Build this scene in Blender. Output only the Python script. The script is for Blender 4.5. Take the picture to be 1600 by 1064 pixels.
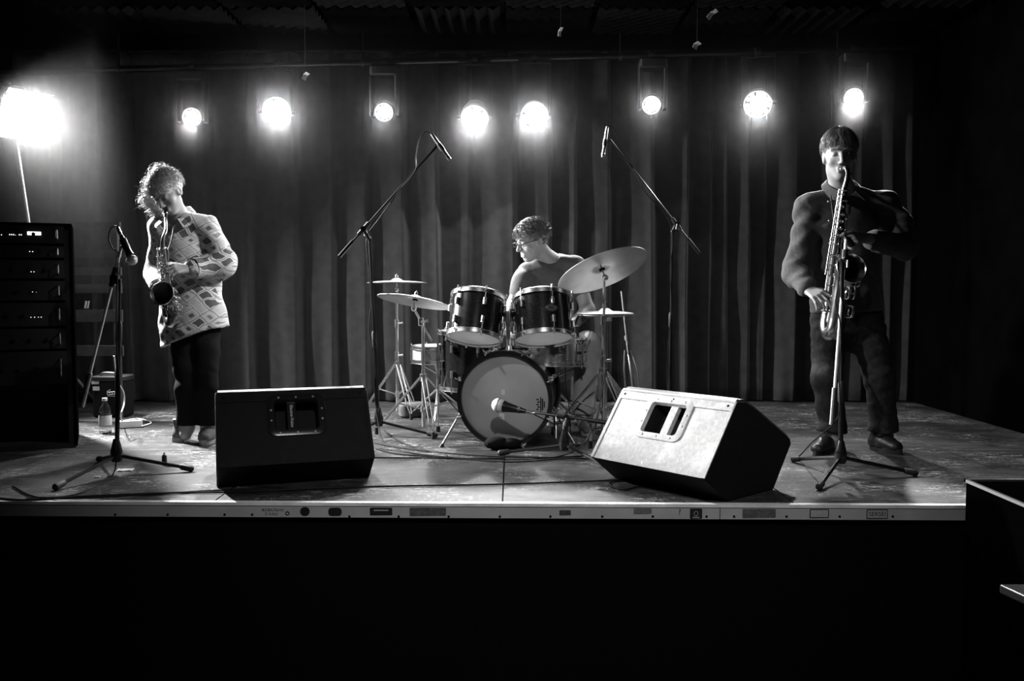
import bpy, bmesh, math, random
import numpy as np
from mathutils import Vector as V, Matrix, Euler, Quaternion
random.seed(7); RNG = np.random.default_rng(11)
SC = bpy.context.scene; COL = SC.collection; PI = math.pi
for o in list(bpy.data.objects): bpy.data.objects.remove(o)

# ------------------------------------------------------------------ camera
FPX = 1400.0; TH = math.atan(82 / FPX); CAM = V((0, -3.70, 0.90))
cam = bpy.data.cameras.new('camera'); camo = bpy.data.objects.new('camera', cam); COL.objects.link(camo)
cam.sensor_width = 36; cam.lens = 36 * FPX / 1600; cam.clip_end = 60; cam.clip_start = .05
camo.location = CAM; camo.rotation_euler = (PI / 2 - TH, 0, 0); SC.camera = camo

# ------------------------------------------------------------------ world, exposure
SC.view_settings.view_transform = 'Standard'; SC.view_settings.look = 'None'
SC.view_settings.gamma = 1; SC.view_settings.use_curve_mapping = False
SC.view_settings.exposure = 0.0
W = bpy.data.worlds.new('dark_room'); SC.world = W; W.use_nodes = True
W.node_tree.nodes['Background'].inputs[0].default_value = (1, 1, 1, 1)
W.node_tree.nodes['Background'].inputs[1].default_value = 0.0006
SC.cycles.use_denoising = True
SC.cycles.sample_clamp_indirect = 3.0
SC.cycles.max_bounces = 6; SC.cycles.volume_bounces = 0
SC.cycles.caustics_reflective = False; SC.cycles.caustics_refractive = False

# strength of every stage lamp (spot watts, aim point); the lamps themselves are built further down
FLOOD_W = 280.0
FILL_W = 300.0
FRONT_W = 190.0
KEY_W = 240.0
PAR_K = 2.6
HAZE_DENSITY = 0.045

# ------------------------------------------------------------------ picture helpers
def at(px, py, Y):
    a = (px - 800) / FPX; b = -(py - 532) / FPX
    d = V((a, math.cos(TH) + b * math.sin(TH), -math.sin(TH) + b * math.cos(TH)))
    t = (Y - CAM.y) / d.y
    return CAM + d * t
def onfloor(px, py, z=0.0):
    a = (px - 800) / FPX; b = -(py - 532) / FPX
    d = V((a, math.cos(TH) + b * math.sin(TH), -math.sin(TH) + b * math.cos(TH)))
    return CAM + d * ((z - CAM.z) / d.z)
def lerp(a, b, t): return a + (b - a) * t
def smooth01(t): t = min(1, max(0, t)); return t * t * (3 - 2 * t)
def frame(axis, ref=None):
    z = V(axis).normalized()
    r = V(ref) if ref is not None else (V((0, 0, 1)) if abs(z.z) < .95 else V((0, 1, 0)))
    x = r.cross(z)
    if x.length < 1e-5: x = V((1, 0, 0)).cross(z)
    x.normalize(); y = z.cross(x)
    return Matrix((x, y, z)).transposed()
def place(p, axis=(0, 0, 1), ref=None):
    return Matrix.Translation(V(p)) @ frame(axis, ref).to_4x4()
def catmull(pts, n=8):
    P = [V(p) for p in pts]; P = [P[0] * 2 - P[1]] + P + [P[-1] * 2 - P[-2]]; out = []
    for i in range(1, len(P) - 2):
        for k in range(n):
            t = k / n; a, b, c, d = P[i - 1:i + 3]
            out.append(.5 * ((2 * b) + (c - a) * t + (2 * a - 5 * b + 4 * c - d) * t * t + (3 * b - a - 3 * c + d) * t ** 3))
    out.append(P[-2]); return out

# ------------------------------------------------------------------ objects
RM = {}
def tag(o, label=None, cat=None, group=None, kind=None):
    if label: o['label'] = label
    if cat: o['category'] = cat
    if group: o['group'] = group
    if kind: o['kind'] = kind
    return o
def T(name, label, cat, loc=(0, 0, 0), rotz=0.0, group=None):
    o = bpy.data.objects.new(name, None); COL.objects.link(o); o.empty_display_size = .1
    o.location = loc; o.rotation_euler = (0, 0, rotz)
    RM[o.name] = Matrix.Translation(V(loc)) @ Matrix.Rotation(rotz, 4, 'Z')
    return tag(o, label, cat, group)
def base_matrix(o):
    while o is not None:
        if o.name in RM: return RM[o.name]
        o = o.parent
    return Matrix.Identity(4)
class MB:
    def __init__(s): s.v = []; s.f = []
    def add(s, vs, fs, M=None):
        b = len(s.v)
        s.v += [(M @ V(p)) if M is not None else V(p) for p in vs]
        s.f += [tuple(i + b for i in f) for f in fs]; return s
    def box(s, c, size, R=None):
        x, y, z = (q / 2 for q in size)
        vs = [(-x, -y, -z), (x, -y, -z), (x, y, -z), (-x, y, -z), (-x, -y, z), (x, -y, z), (x, y, z), (-x, y, z)]
        M = Matrix.Translation(V(c)) @ (R.to_4x4() if R is not None else Matrix.Identity(4))
        return s.add(vs, [(0, 3, 2, 1), (4, 5, 6, 7), (0, 1, 5, 4), (1, 2, 6, 5), (2, 3, 7, 6), (3, 0, 4, 7)], M)
    def rbox(s, c, size, r=.01, R=None, n=3):
        """box with rounded vertical edges and a small chamfer"""
        x, y, z = (q / 2 for q in size); r = min(r, x * .95, y * .95); pts = []
        for cx, cy, a0 in ((x - r, y - r, 0), (-x + r, y - r, 90), (-x + r, -y + r, 180), (x - r, -y + r, 270)):
            for k in range(n + 1):
                a = math.radians(a0 + 90 * k / n); pts.append((cx + r * math.cos(a), cy + r * math.sin(a)))
        M = Matrix.Translation(V(c)) @ (R.to_4x4() if R is not None else Matrix.Identity(4))
        ch = min(r * .4, z * .3)
        return s.rings([[(p[0] * q, p[1] * w, zz) for p in pts] for q, w, zz in
                        ((1 - ch / x, 1 - ch / y, -z), (1, 1, -z + ch), (1, 1, z - ch), (1 - ch / x, 1 - ch / y, z))], M)
    def rings(s, R, M=None, caps=True, closed=False):
        n = len(R[0]); vs = [p for r in R for p in r]; fs = []
        for i in range(len(R) - (0 if closed else 1)):
            i2 = (i + 1) % len(R)
            for k in range(n):
                k2 = (k + 1) % n; fs.append((i * n + k, i * n + k2, i2 * n + k2, i2 * n + k))
        if caps and not closed:
            fs.append(tuple(range(n - 1, -1, -1))); fs.append(tuple((len(R) - 1) * n + k for k in range(n)))
        return s.add(vs, fs, M)
    def tube(s, pts, r, n=8, caps=True):
        P = [V(p) for p in pts]; rr = r if hasattr(r, '__len__') else [r] * len(P)
        R = []; up = None
        for i, p in enumerate(P):
            t = (P[min(i + 1, len(P) - 1)] - P[max(i - 1, 0)])
            t = t.normalized() if t.length > 1e-9 else V((0, 0, 1))
            if up is None: up = frame(t).col[0]
            x = up - t * up.dot(t); x = x.normalized() if x.length > 1e-6 else frame(t).col[0]
            up = x; y = t.cross(x)
            R.append([p + (x * math.cos(a) + y * math.sin(a)) * rr[i] for a in [2 * PI * k / n for k in range(n)]])
        return s.rings(R, None, caps)
    def bar(s, a, b, r0, r1=None, n=10): return s.tube([a, b], [r0, r0 if r1 is None else r1], n)
    def lathe(s, prof, M=None, n=24, caps=True, a0=0, a1=2 * PI):
        R = [[(r * math.cos(2 * PI * k / n), r * math.sin(2 * PI * k / n), z) for k in range(n)] for r, z in prof]
        return s.rings(R, M, caps)
    def ring(s, R0, r, M=None, n=40, m=8):
        rg = []
        for i in range(n):
            a = 2 * PI * i / n
            rg.append([((R0 + r * math.cos(b)) * math.cos(a), (R0 + r * math.cos(b)) * math.sin(a), r * math.sin(b)) for b in [2 * PI * j / m for j in range(m)]])
        return s.rings([list(reversed(q)) for q in rg], M, closed=True)
    def sphere(s, c, r, n=12, M=None, sc=(1, 1, 1)):
        prof = [(max(1e-4, r * math.sin(PI * i / n)), -r * math.cos(PI * i / n)) for i in range(n + 1)]
        MM = (M if M is not None else Matrix.Translation(V(c))) @ Matrix.Diagonal((*sc, 1))
        return s.lathe(prof, MM, max(8, n))
    def prism(s, poly, d0, d1, M=None):
        n = len(poly); vs = [(p[0], p[1], d0) for p in poly] + [(p[0], p[1], d1) for p in poly]
        fs = [tuple(range(n - 1, -1, -1)), tuple(range(n, 2 * n))] + [(k, (k + 1) % n, n + (k + 1) % n, n + k) for k in range(n)]
        return s.add(vs, fs, M)
    def mesh(s, name, inv=None, sharp=35):
        me = bpy.data.meshes.new(name)
        vs = [(inv @ p) if inv is not None else p for p in s.v]
        me.from_pydata([tuple(p) for p in vs], [], s.f); me.update()
        bm = bmesh.new(); bm.from_mesh(me); bmesh.ops.recalc_face_normals(bm, faces=bm.faces); bm.to_mesh(me); bm.free()
        if sharp is not None:
            me.polygons.foreach_set('use_smooth', [True] * len(me.polygons))
            me.set_sharp_from_angle(angle=math.radians(sharp))
        return me
    def build(s, name, mat, parent=None, bevel=0, sharp=35):
        me = s.mesh(name, base_matrix(parent).inverted() if parent is not None else None, sharp)
        o = bpy.data.objects.new(name, me); COL.objects.link(o)
        if parent is not None: o.parent = parent
        me.materials.append(mat)
        if bevel:
            m = o.modifiers.new('bevel', 'BEVEL'); m.width = bevel; m.segments = 2; m.limit_method = 'ANGLE'
        return o
def mesh_np(name, verts, quads, mat, parent=None):
    Mi = base_matrix(parent).inverted() if parent is not None else Matrix.Identity(4)
    A = np.array(Mi); v = verts @ A[:3, :3].T + A[:3, 3]
    me = bpy.data.meshes.new(name); me.vertices.add(len(v)); me.vertices.foreach_set('co', v.astype(np.float32).ravel())
    n = len(quads); me.loops.add(n * 4); me.loops.foreach_set('vertex_index', quads.astype(np.int32).ravel())
    me.polygons.add(n); me.polygons.foreach_set('loop_start', np.arange(0, n * 4, 4, dtype=np.int32))
    me.update(calc_edges=True); me.validate()
    me.polygons.foreach_set('use_smooth', np.ones(len(me.polygons), dtype=bool))
    o = bpy.data.objects.new(name, me); COL.objects.link(o); me.materials.append(mat)
    if parent is not None: o.parent = parent
    return o

# ------------------------------------------------------------------ materials (black-and-white picture: every colour is a grey)
def mat(name, g=.1, rough=.5, metal=0., spec=.5, emit=0., alpha=1., noise=0., nscale=30., bump=0., bscale=200., coat=0., sheen=0., trans=0., bdist=.004):
    m = bpy.data.materials.new(name); m.use_nodes = True; nt = m.node_tree; b = nt.nodes['Principled BSDF']
    b.inputs['Base Color'].default_value = (g, g, g, 1); b.inputs['Roughness'].default_value = rough
    b.inputs['Metallic'].default_value = metal; b.inputs['Specular IOR Level'].default_value = spec
    b.inputs['Coat Weight'].default_value = coat; b.inputs['Sheen Weight'].default_value = sheen
    b.inputs['Transmission Weight'].default_value = trans
    if emit: b.inputs['Emission Color'].default_value = (1, 1, 1, 1); b.inputs['Emission Strength'].default_value = emit
    if noise or bump:
        tc = nt.nodes.new('ShaderNodeTexCoord')
        if noise:
            n = nt.nodes.new('ShaderNodeTexNoise'); n.inputs['Scale'].default_value = nscale; n.inputs['Detail'].default_value = 5
            nt.links.new(tc.outputs['Object'], n.inputs['Vector'])
            r = nt.nodes.new('ShaderNodeMapRange'); r.inputs['From Min'].default_value = .3; r.inputs['From Max'].default_value = .7
            r.inputs['To Min'].default_value = g * (1 - noise); r.inputs['To Max'].default_value = g * (1 + noise)
            nt.links.new(n.outputs[0], r.inputs[0]); nt.links.new(r.outputs[0], b.inputs['Base Color'])
        if bump:
            n2 = nt.nodes.new('ShaderNodeTexNoise'); n2.inputs['Scale'].default_value = bscale; n2.inputs['Detail'].default_value = 3
            nt.links.new(tc.outputs['Object'], n2.inputs['Vector'])
            bp = nt.nodes.new('ShaderNodeBump'); bp.inputs['Strength'].default_value = bump; bp.inputs['Distance'].default_value = bdist
            nt.links.new(n2.outputs[0], bp.inputs['Height']); nt.links.new(bp.outputs[0], b.inputs['Normal'])
    return m
M_ = {}
M_['black'] = mat('black_paint', .02, .45, noise=.4)
M_['matt'] = mat('matt_black', .010, .85, spec=.1)
M_['rubber'] = mat('black_rubber', .018, .6)
M_['gloss'] = mat('gloss_black', .015, .22)
M_['stand'] = mat('black_steel_tube', .03, .28, metal=.6, spec=.6)
M_['chrome'] = mat('chrome', .92, .24, metal=1)
M_['steel'] = mat('dull_steel', .55, .32, metal=1)
M_['alu'] = mat('worn_aluminium', .95, .5, metal=.1, noise=.25, nscale=9)
M_['cymbal'] = mat('cymbal_bronze', .62, .42, metal=.85, noise=.18, nscale=7)
M_['brass'] = mat('lacquered_brass', .55, .2, metal=1, noise=.2, nscale=25)
M_['brassdark'] = mat('aged_brass', .3, .3, metal=1, noise=.3, nscale=25)
M_['head'] = mat('coated_drumhead', .42, .5, noise=.13, nscale=6)
M_['headclear'] = mat('clear_drumhead', .34, .25, noise=.2, nscale=8)
M_['white'] = mat('white_plastic', .75, .5)
M_['paper'] = mat('white_paper', .7, .8)
M_['cable'] = mat('black_cable', .012, .6, spec=.15)
M_['skin'] = mat('skin', .42, .5, noise=.08, nscale=20)
for nm, c_, r_ in (('lens', 24000, 4), ('lenshot', 32000, 30), ('lensmild', 10000, 4), ('lensdim', 4500, 3)):      # a hot centre emitter and a ring of milder ones
    M_[nm] = mat('lit_lens_centre', .8, .3, emit=c_); M_[nm + '_ring'] = mat('lit_lens', .8, .3, emit=r_); M_[nm + '_ring'].cycles.emission_sampling = 'NONE'
M_['unseenbulb'] = mat('unseen_lamp_glass', .8, .3, emit=20); M_['unseenbulb'].cycles.emission_sampling = 'NONE'
M_['led'] = mat('indicator_light', .5, .4, emit=1.6)
M_['mesh'] = mat('wire_mesh_steel', .4, .4, metal=1, bump=1., bscale=900)

def translucent(name, g, k, rough=.4):
    m = mat(name, g, rough, noise=.15, nscale=7); nt = m.node_tree; b = nt.nodes['Principled BSDF']; t = nt.nodes.new('ShaderNodeBsdfTranslucent'); t.inputs[0].default_value = (g, g, g, 1)
    mx = nt.nodes.new('ShaderNodeMixShader'); mx.inputs[0].default_value = k; nt.links.new(b.outputs[0], mx.inputs[1]); nt.links.new(t.outputs[0], mx.inputs[2]); nt.links.new(mx.outputs[0], nt.nodes['Material Output'].inputs[0]); return m
M_['headclear'] = translucent('clear_drumhead', .75, .7, .25); M_['headtop'] = translucent('coated_tom_head', .8, .6)
# ------------------------------------------------------------------ stage and room
def floor_mat():
    m = bpy.data.materials.new('worn_black_stage_board'); m.use_nodes = True; nt = m.node_tree; N = nt.nodes.new; L = nt.links.new
    b = nt.nodes['Principled BSDF']
    geo = N('ShaderNodeNewGeometry')
    def noise(sc, vec, detail=4, rough=.6):
        mp = N('ShaderNodeMapping'); mp.inputs['Scale'].default_value = vec; L(geo.outputs['Position'], mp.inputs[0])
        n = N('ShaderNodeTexNoise'); n.inputs['Scale'].default_value = sc; n.inputs['Detail'].default_value = detail; n.inputs['Roughness'].default_value = rough
        L(mp.outputs[0], n.inputs['Vector']); return n.outputs[0]
    def rng(x, a, c, d, e):
        r = N('ShaderNodeMapRange'); r.inputs[1].default_value = a; r.inputs[2].default_value = c; r.inputs[3].default_value = d; r.inputs[4].default_value = e
        L(x, r.inputs[0]); return r.outputs[0]
    def op(k, x, y):
        q = N('ShaderNodeMath'); q.operation = k
        for i, a in enumerate((x, y)):
            if isinstance(a, (int, float)): q.inputs[i].default_value = a
            else: L(a, q.inputs[i])
        return q.outputs[0]
    patches = rng(noise(2.2, (1, 1.6, 1)), .38, .68, 0, 1)
    specks = rng(noise(48, (1, 1.1, 1), 3, .8), .585, .625, 0, 1)
    scr = rng(noise(20, (.3, 2.4, 1), 4, .7), .59, .63, 0, 1)
    area = rng(noise(2.6, (1, 1, 1), 3), .45, .62, 0, 1)
    marks = op('MULTIPLY', op('MAXIMUM', specks, scr), area)
    dust = rng(noise(9, (.6, 2, 1), 6, .75), .45, .75, 0, .05)
    g = op('ADD', op('ADD', op('MULTIPLY', patches, .04), .012), op('ADD', dust, op('MULTIPLY', marks, .55)))
    L(g, b.inputs['Base Color'])
    L(rng(noise(5, (1, 2.5, 1), 6, .7), .3, .7, .40, .66), b.inputs['Roughness'])
    bp = N('ShaderNodeBump'); bp.inputs['Strength'].default_value = .2; bp.inputs['Distance'].default_value = .004
    L(noise(95, (1, 1.8, 1), 5, .75), bp.inputs['Height']); L(bp.outputs[0], b.inputs['Normal'])
    b.inputs['Specular IOR Level'].default_value = .32
    return m
MF = floor_mat()
EDGE = lambda x: -.018 * x              # the stage front runs very slightly askew
X0, X1, YB = -3.9, 3.17, 3.62
# floor: a sub-base with plywood deck boards laid on it, thin joints between them
fb = MB().prism([(X0, EDGE(X0) + .02), (X1, EDGE(X1) + .02), (X1, YB), (X0, YB)], -.06, -.012)
floor = tag(fb.build('floor', M_['matt']), kind='structure')
gap = .0035
for i, (xa, xb) in enumerate([(-3.9, -2.48), (-2.48, -1.26), (-1.26, -.04), (-.04, 1.18), (1.18, 2.40), (2.40, 3.17)]):
    for ya, yb in ((None, 1.22), (1.22, 2.44), (2.44, 3.62)):
        y0a = EDGE(xa) + .028 if ya is None else ya; y0b = EDGE(xb) + .028 if ya is None else ya
        q = MB().prism([(xa + gap, y0a + gap), (xb - gap, y0b + gap), (xb - gap, yb - gap), (xa + gap, yb - gap)], -.012, 0)
        q.build('deck_board', MF, floor)
# metal nosing and painted fascia strip along the stage front
def strip(name, ya, yb, za, zb, m, kind='structure', xa=X0, xb=X1):
    mb = MB()
    vs = []
    for x in (xa, xb):
        for y, z in ((ya, za), (yb, za), (yb, zb), (ya, zb)): vs.append((x, EDGE(x) + y, z))
    mb.add(vs, [(0, 1, 2, 3), (7, 6, 5, 4), (0, 4, 5, 1), (1, 5, 6, 2), (2, 6, 7, 3), (3, 7, 4, 0)])
    return tag(mb.build(name, m), kind=kind)
trim1 = strip('trim_1', -.004, .028, -.012, .0015, M_['alu'])
M_['fascia'] = mat('painted_fascia', .45, .6, noise=.12, nscale=6)
trim2 = strip('trim_2', .0, .028, -.062, -.016, M_['fascia'])
wf = strip('wall_stage_front', .03, .06, -.80, -.062, mat('black_skirt_cloth', .003, .95, spec=.1))
# screws, stickers, lettering on the fascia
def fx(px): return at(px, 800, 0).x
def on_fascia(px, py): p = at(px, py, 0); y = EDGE(p.x); p = at(px, py, y); return p
for px in (351, 394, 546, 623, 701, 781, 860, 941, 1020, 1104, 1147, 1229, 1312, 1395, 262, 180):
    p = on_fascia(px, 807 if px > 400 else 804); p.y = EDGE(p.x)
    MB().lathe([(.0001, .0035), (.004, .003), (.0055, 0)], place(p, (0, -1, 0)), 10).build('screw', M_['matt'], trim2)
def txt(body, size, M, m, parent, name='lettering', ext=.0004, align='CENTER'):
    cu = bpy.data.curves.new(name, 'FONT'); cu.body = body; cu.size = size; cu.extrude = ext; cu.align_x = align; cu.align_y = 'CENTER'
    tmp = bpy.data.objects.new('tmp', cu); COL.objects.link(tmp)
    dg = bpy.context.evaluated_depsgraph_get(); dg.update()
    me = bpy.data.meshes.new_from_object(tmp.evaluated_get(dg)); bpy.data.objects.remove(tmp)
    me.transform(base_matrix(parent).inverted() @ M); me.materials.clear(); me.materials.append(m)
    o = bpy.data.objects.new(name, me); COL.objects.link(o); o.parent = parent
    return o
def facing(p, up=(0, 0, 1), n=(0, -1, 0)):
    z = V(n).normalized(); y = V(up); y = (y - z * y.dot(z)).normalized(); x = y.cross(z)
    return Matrix.Translation(V(p)) @ Matrix((x, y, z)).transposed().to_4x4()
def sticker(px0, px1, py0, py1, g, label, name='sticker', rough=.5, cr=.004):
    a = on_fascia(px0, py0); b = on_fascia(px1, py1); c = (a + b) / 2
    w = abs(b.x - a.x); h = min(abs(a.z - b.z), .044); zc = max(min(c.z, -.016 - h / 2 - .001), -.062 + h / 2 + .001)
    mb = MB().rbox((0, 0, .0006), (w, h, .0012), cr, None, 6)
    M = facing((c.x, EDGE(c.x) - .0003, zc)); mb.v = [M @ p for p in mb.v]
    o = mb.build(name, mat('sticker_print', g, rough, noise=.35, nscale=90), trim2); o['label'] = label
    return o, facing((c.x, EDGE(c.x) - .0016, zc)), w, h
DK = M_['matt']
sticker(469, 484, 792, 806, .012, 'round black sticker', cr=.05)
sticker(513, 534, 793, 806, .015, 'torn black sticker', cr=.014)
o, M, w, h = sticker(578, 613, 793, 805, .015, 'black sticker with a pale line')
q = MB().box((0, .005, .0003), (w * .66, .0045, .0006)); q.v = [M @ p for p in q.v]; q.build('printed_line', M_['fascia'], o)
sticker(640, 697, 793, 806, .10, 'mottled dark sticker')
sticker(990, 1018, 794, 803, .16, 'plain grey sticker')
o, M, w, h = sticker(1078, 1097, 793, 809, .02, 'black square sticker with a small emblem')
q = MB().box((0, -h * .36, .0003), (w * .55, .004, .0006)); q.v = [M @ p for p in q.v]; q.build('printed_line', M_['fascia'], o)
q = MB().ring(.009, .0012, None, 16, 4); q.v = [M @ p for p in q.v]; q.build('emblem', M_['fascia'], o)
sticker(1160, 1212, 795, 809, .12, 'worn grey sticker')
o, M, w, h = sticker(1265, 1295, 795, 809, .02, 'framed sticker')
q = MB().box((0, 0, .0003), (w * .9, h * .8, .0006)); q.v = [M @ p for p in q.v]; q.build('print', M_['fascia'], o)
o, M, w, h = sticker(1354, 1387, 795, 810, .02, 'sticker with block letters')
q = MB().box((0, 0, .0003), (w * .92, h * .8, .0006)); q.v = [M @ p for p in q.v]; q.build('print', M_['fascia'], o)
txt('SERSEI', .026, M @ Matrix.Translation((0, 0, .0008)), DK, o)
sticker(874, 892, 797, 805, .06, 'small smudged sticker')
for body, px, py, sz in (('ЖУВАЛЬНАХ', 428, 797.0, .0165), ('С КАШ', 424, 803.2, .0165), ('?', 1062, 800, .034)):
    p = on_fascia(px, py); txt(body, sz, facing((p.x, EDGE(p.x) - .0004, p.z)), DK, trim2)['label'] = 'hand-painted dark lettering'
p = on_fascia(449, 802); MB().ring(.007, .002, facing((p.x, EDGE(p.x) - .0006, p.z)), 14, 5).build('painted_face', DK, trim2)
for px in (1125,):
    p = on_fascia(px, 800); MB().box((p.x, EDGE(p.x) - .0002, -.039), (.003, .001, .046)).build('joint', DK, trim2)

M_['wallblack'] = mat('black_wall', .0012, .9, spec=0, noise=.3, nscale=4)
tag(MB().box((.15, YB + .06, 1.0), (8.3, .1, 3.8)).build('wall_back', M_['wallblack']), kind='structure')
tag(MB().box((X0 - .05, -1.2, 1.0), (.1, 9.9, 3.8)).build('wall_left', M_['wallblack']), kind='structure')
tag(MB().box((X1 + .05, -1.2, 1.0), (.1, 9.9, 3.8)).build('wall_right', M_['wallblack']), kind='structure')
tag(MB().box((.15, -3.0, -.85), (8.1, 6.1, .1)).build('floor_audience', mat('dark_hall_floor', .015, .6)), kind='structure')
CZ = 2.80
ceil = tag(MB().box((.15, -1.2, CZ + .05), (8.3, 9.9, .1)).build('ceiling', M_['wallblack']), kind='structure')
# ridged acoustic foam tiles under the ceiling, each tile a piece of its own
def foam(alt):
    mb = MB(); n = 12; w = .58; R = []
    hgt = [0 if k % 2 else .035 for k in range(n + 1)]
    vs = []; fs = []
    for k in range(n + 1):
        u = -w / 2 + w * k / n
        for j in range(n + 1):
            t = -w / 2 + w * j / n
            vs.append((u, t, -.015 - .035 * (((k + (j if alt else 0)) % 2) if alt != 2 else ((k + abs(j - 6)) % 2))))
    for k in range(n):
        for j in range(n):
            a = k * (n + 1) + j; fs.append((a, a + 1, a + n + 2, a + n + 1))
    b = len(vs); vs += [(-w / 2, -w / 2, 0), (w / 2, -w / 2, 0), (w / 2, w / 2, 0), (-w / 2, w / 2, 0)]; fs.append((b, b + 1, b + 2, b + 3))
    mb.add(vs, fs); return mb.mesh('acoustic_tile', None, None)
MFO = mat('charcoal_acoustic_foam', .003, .9, spec=0, noise=.3)
fm = [foam(0), foam(1), foam(2)]
for q in fm: q.materials.append(MFO)
k = 0
for i in range(10):
    for j in range(3):
        o = bpy.data.objects.new('acoustic_tile', fm[(i * 2 + j * 3 + (i // 3)) % 3]); COL.objects.link(o); o.parent = ceil
        o.location = (-2.85 + i * .62, 1.45 + j * .62, CZ); o.rotation_euler = (0, 0, (PI / 2) * ((i + j) % 2))

# ------------------------------------------------------------------ back curtain: sawtooth pleats
crest_px = [-140, -60, 20, 90, 150, 205, 268, 330, 398, 468, 524, 576, 636, 690, 735, 807, 862, 903, 955, 1024, 1078, 1113, 1140, 1171, 1196, 1246, 1300, 1352, 1395, 1424]
YC = 3.36
cx = [at(p, 330, YC).x for p in crest_px]
amp = [.10, .12, .11, .10, .10, .09, .11, .10, .12, .12, .09, .10, .12, .12, .07, .14, .12, .09, .13, .14, .13, .08, .06, .09, .06, .12, .10, .1, .1, .1]
rnd = [random.uniform(-1, 1) for _ in crest_px]
xs = np.arange(cx[0], cx[-1], .0085); zs = np.linspace(.012, 2.72, 26)
cxa = np.array(cx); verts = []
for z in zs:
    tz = z / 2.72
    sway = np.array([(r * .022) * math.sin(tz * 2.2 + r * 5) + (1 - tz) * .028 for r in rnd])
    c = cxa + sway
    x = xs; i = np.clip(np.searchsorted(c, x) - 1, 0, len(c) - 2)
    t = np.clip((x - c[i]) / (c[i + 1] - c[i]), 0, 1); A = np.array(amp)[i + 1] * (.72 + .28 * (1 - tz)) * np.where(np.array(rnd)[i] > .55, (.55 + .45 * tz), 1)
    up = np.clip(t / .84, 0, 1); dn = np.clip((t - .84) / .16, 0, 1)
    shp = (up ** 1.25) * (1 - dn * dn * (3 - 2 * dn)) + .10 * np.sin(up * PI * 2 + np.array(rnd)[i] * 3) * (1 - dn)
    y = YC + .05 - A * shp + .006 * np.sin(x * 41 + z * 2.0) + .004 * np.sin(x * 23 - z * 5)
    verts.append(np.stack([x, y, np.full_like(x, z)], 1))
nv = len(xs); VV = np.concatenate(verts)
ii = np.arange(nv - 1)[None, :] + nv * np.arange(len(zs) - 1)[:, None]
Q = np.stack([ii, ii + 1, ii + nv + 1, ii + nv], -1).reshape(-1, 4)
M_['velvet'] = mat('black_stage_velvet', .037, .95, spec=.1, sheen=.25, bump=.35, bscale=700, noise=.25, nscale=14)
cur = T('stage_curtain', 'black pleated curtain hanging across the whole back of the stage', 'curtain', (0, YC, 0))
co = mesh_np('cloth', VV, Q, M_['velvet'], cur)
so = co.modifiers.new('thickness', 'SOLIDIFY'); so.thickness = .004
MB().bar((X0 + .02, YC + .02, 2.735), (X1 - .02, YC + .02, 2.735), .016).build('curtain_rail', M_['stand'], cur)
# ------------------------------------------------------------------ lamps on the rear bar
bar_y, bar_l, bar_r = 3.02, at(-160, 118, 3.02), at(1436, 75, 3.02)
lb = T('lighting_bar', 'black steel pipe under the ceiling carrying the stage lamps', 'pipe', (0, bar_y, 2.6))
MB().bar(bar_l, bar_r, .024, n=14).build('pipe', M_['stand'], lb)
def bar_z(x): return lerp(bar_l.z, bar_r.z, (x - bar_l.x) / (bar_r.x - bar_l.x))
for x in (-2.9, -1.1, .8, 2.4):
    MB().bar((x, bar_y, bar_z(x)), (x, bar_y, CZ), .008).build('drop_rod', M_['stand'], lb)
    MB().lathe([(.001, 0), (.032, 0), (.032, .02), (.001, .02)], place((x - .01, bar_y, bar_z(x)), (1, 0, 0)), 14).build('pipe_clamp', M_['black'], lb)
def spot(p, aim, watts, size, blend, parent, rad=.05):
    l = bpy.data.lights.new('lamp_beam', 'SPOT'); l.energy = watts; l.spot_size = math.radians(size); l.spot_blend = blend; l.shadow_soft_size = rad
    o = bpy.data.objects.new('lamp_beam', l); COL.objects.link(o)
    M = Matrix.Translation(V(p)) @ (V(aim) - V(p)).to_track_quat('-Z', 'Y').to_matrix().to_4x4()
    if parent is not None: o.parent = parent; M = base_matrix(parent).inverted() @ M
    o.matrix_local = M; return o
GL = 'stage lamps on the rear bar'
def hook(t, p):
    b = V((p.x, bar_y, bar_z(p.x)))
    MB().bar(b + V((-.02, 0, 0)), b + V((.02, 0, 0)), .034, n=14).build('clamp', M_['black'], t)
    return b
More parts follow.
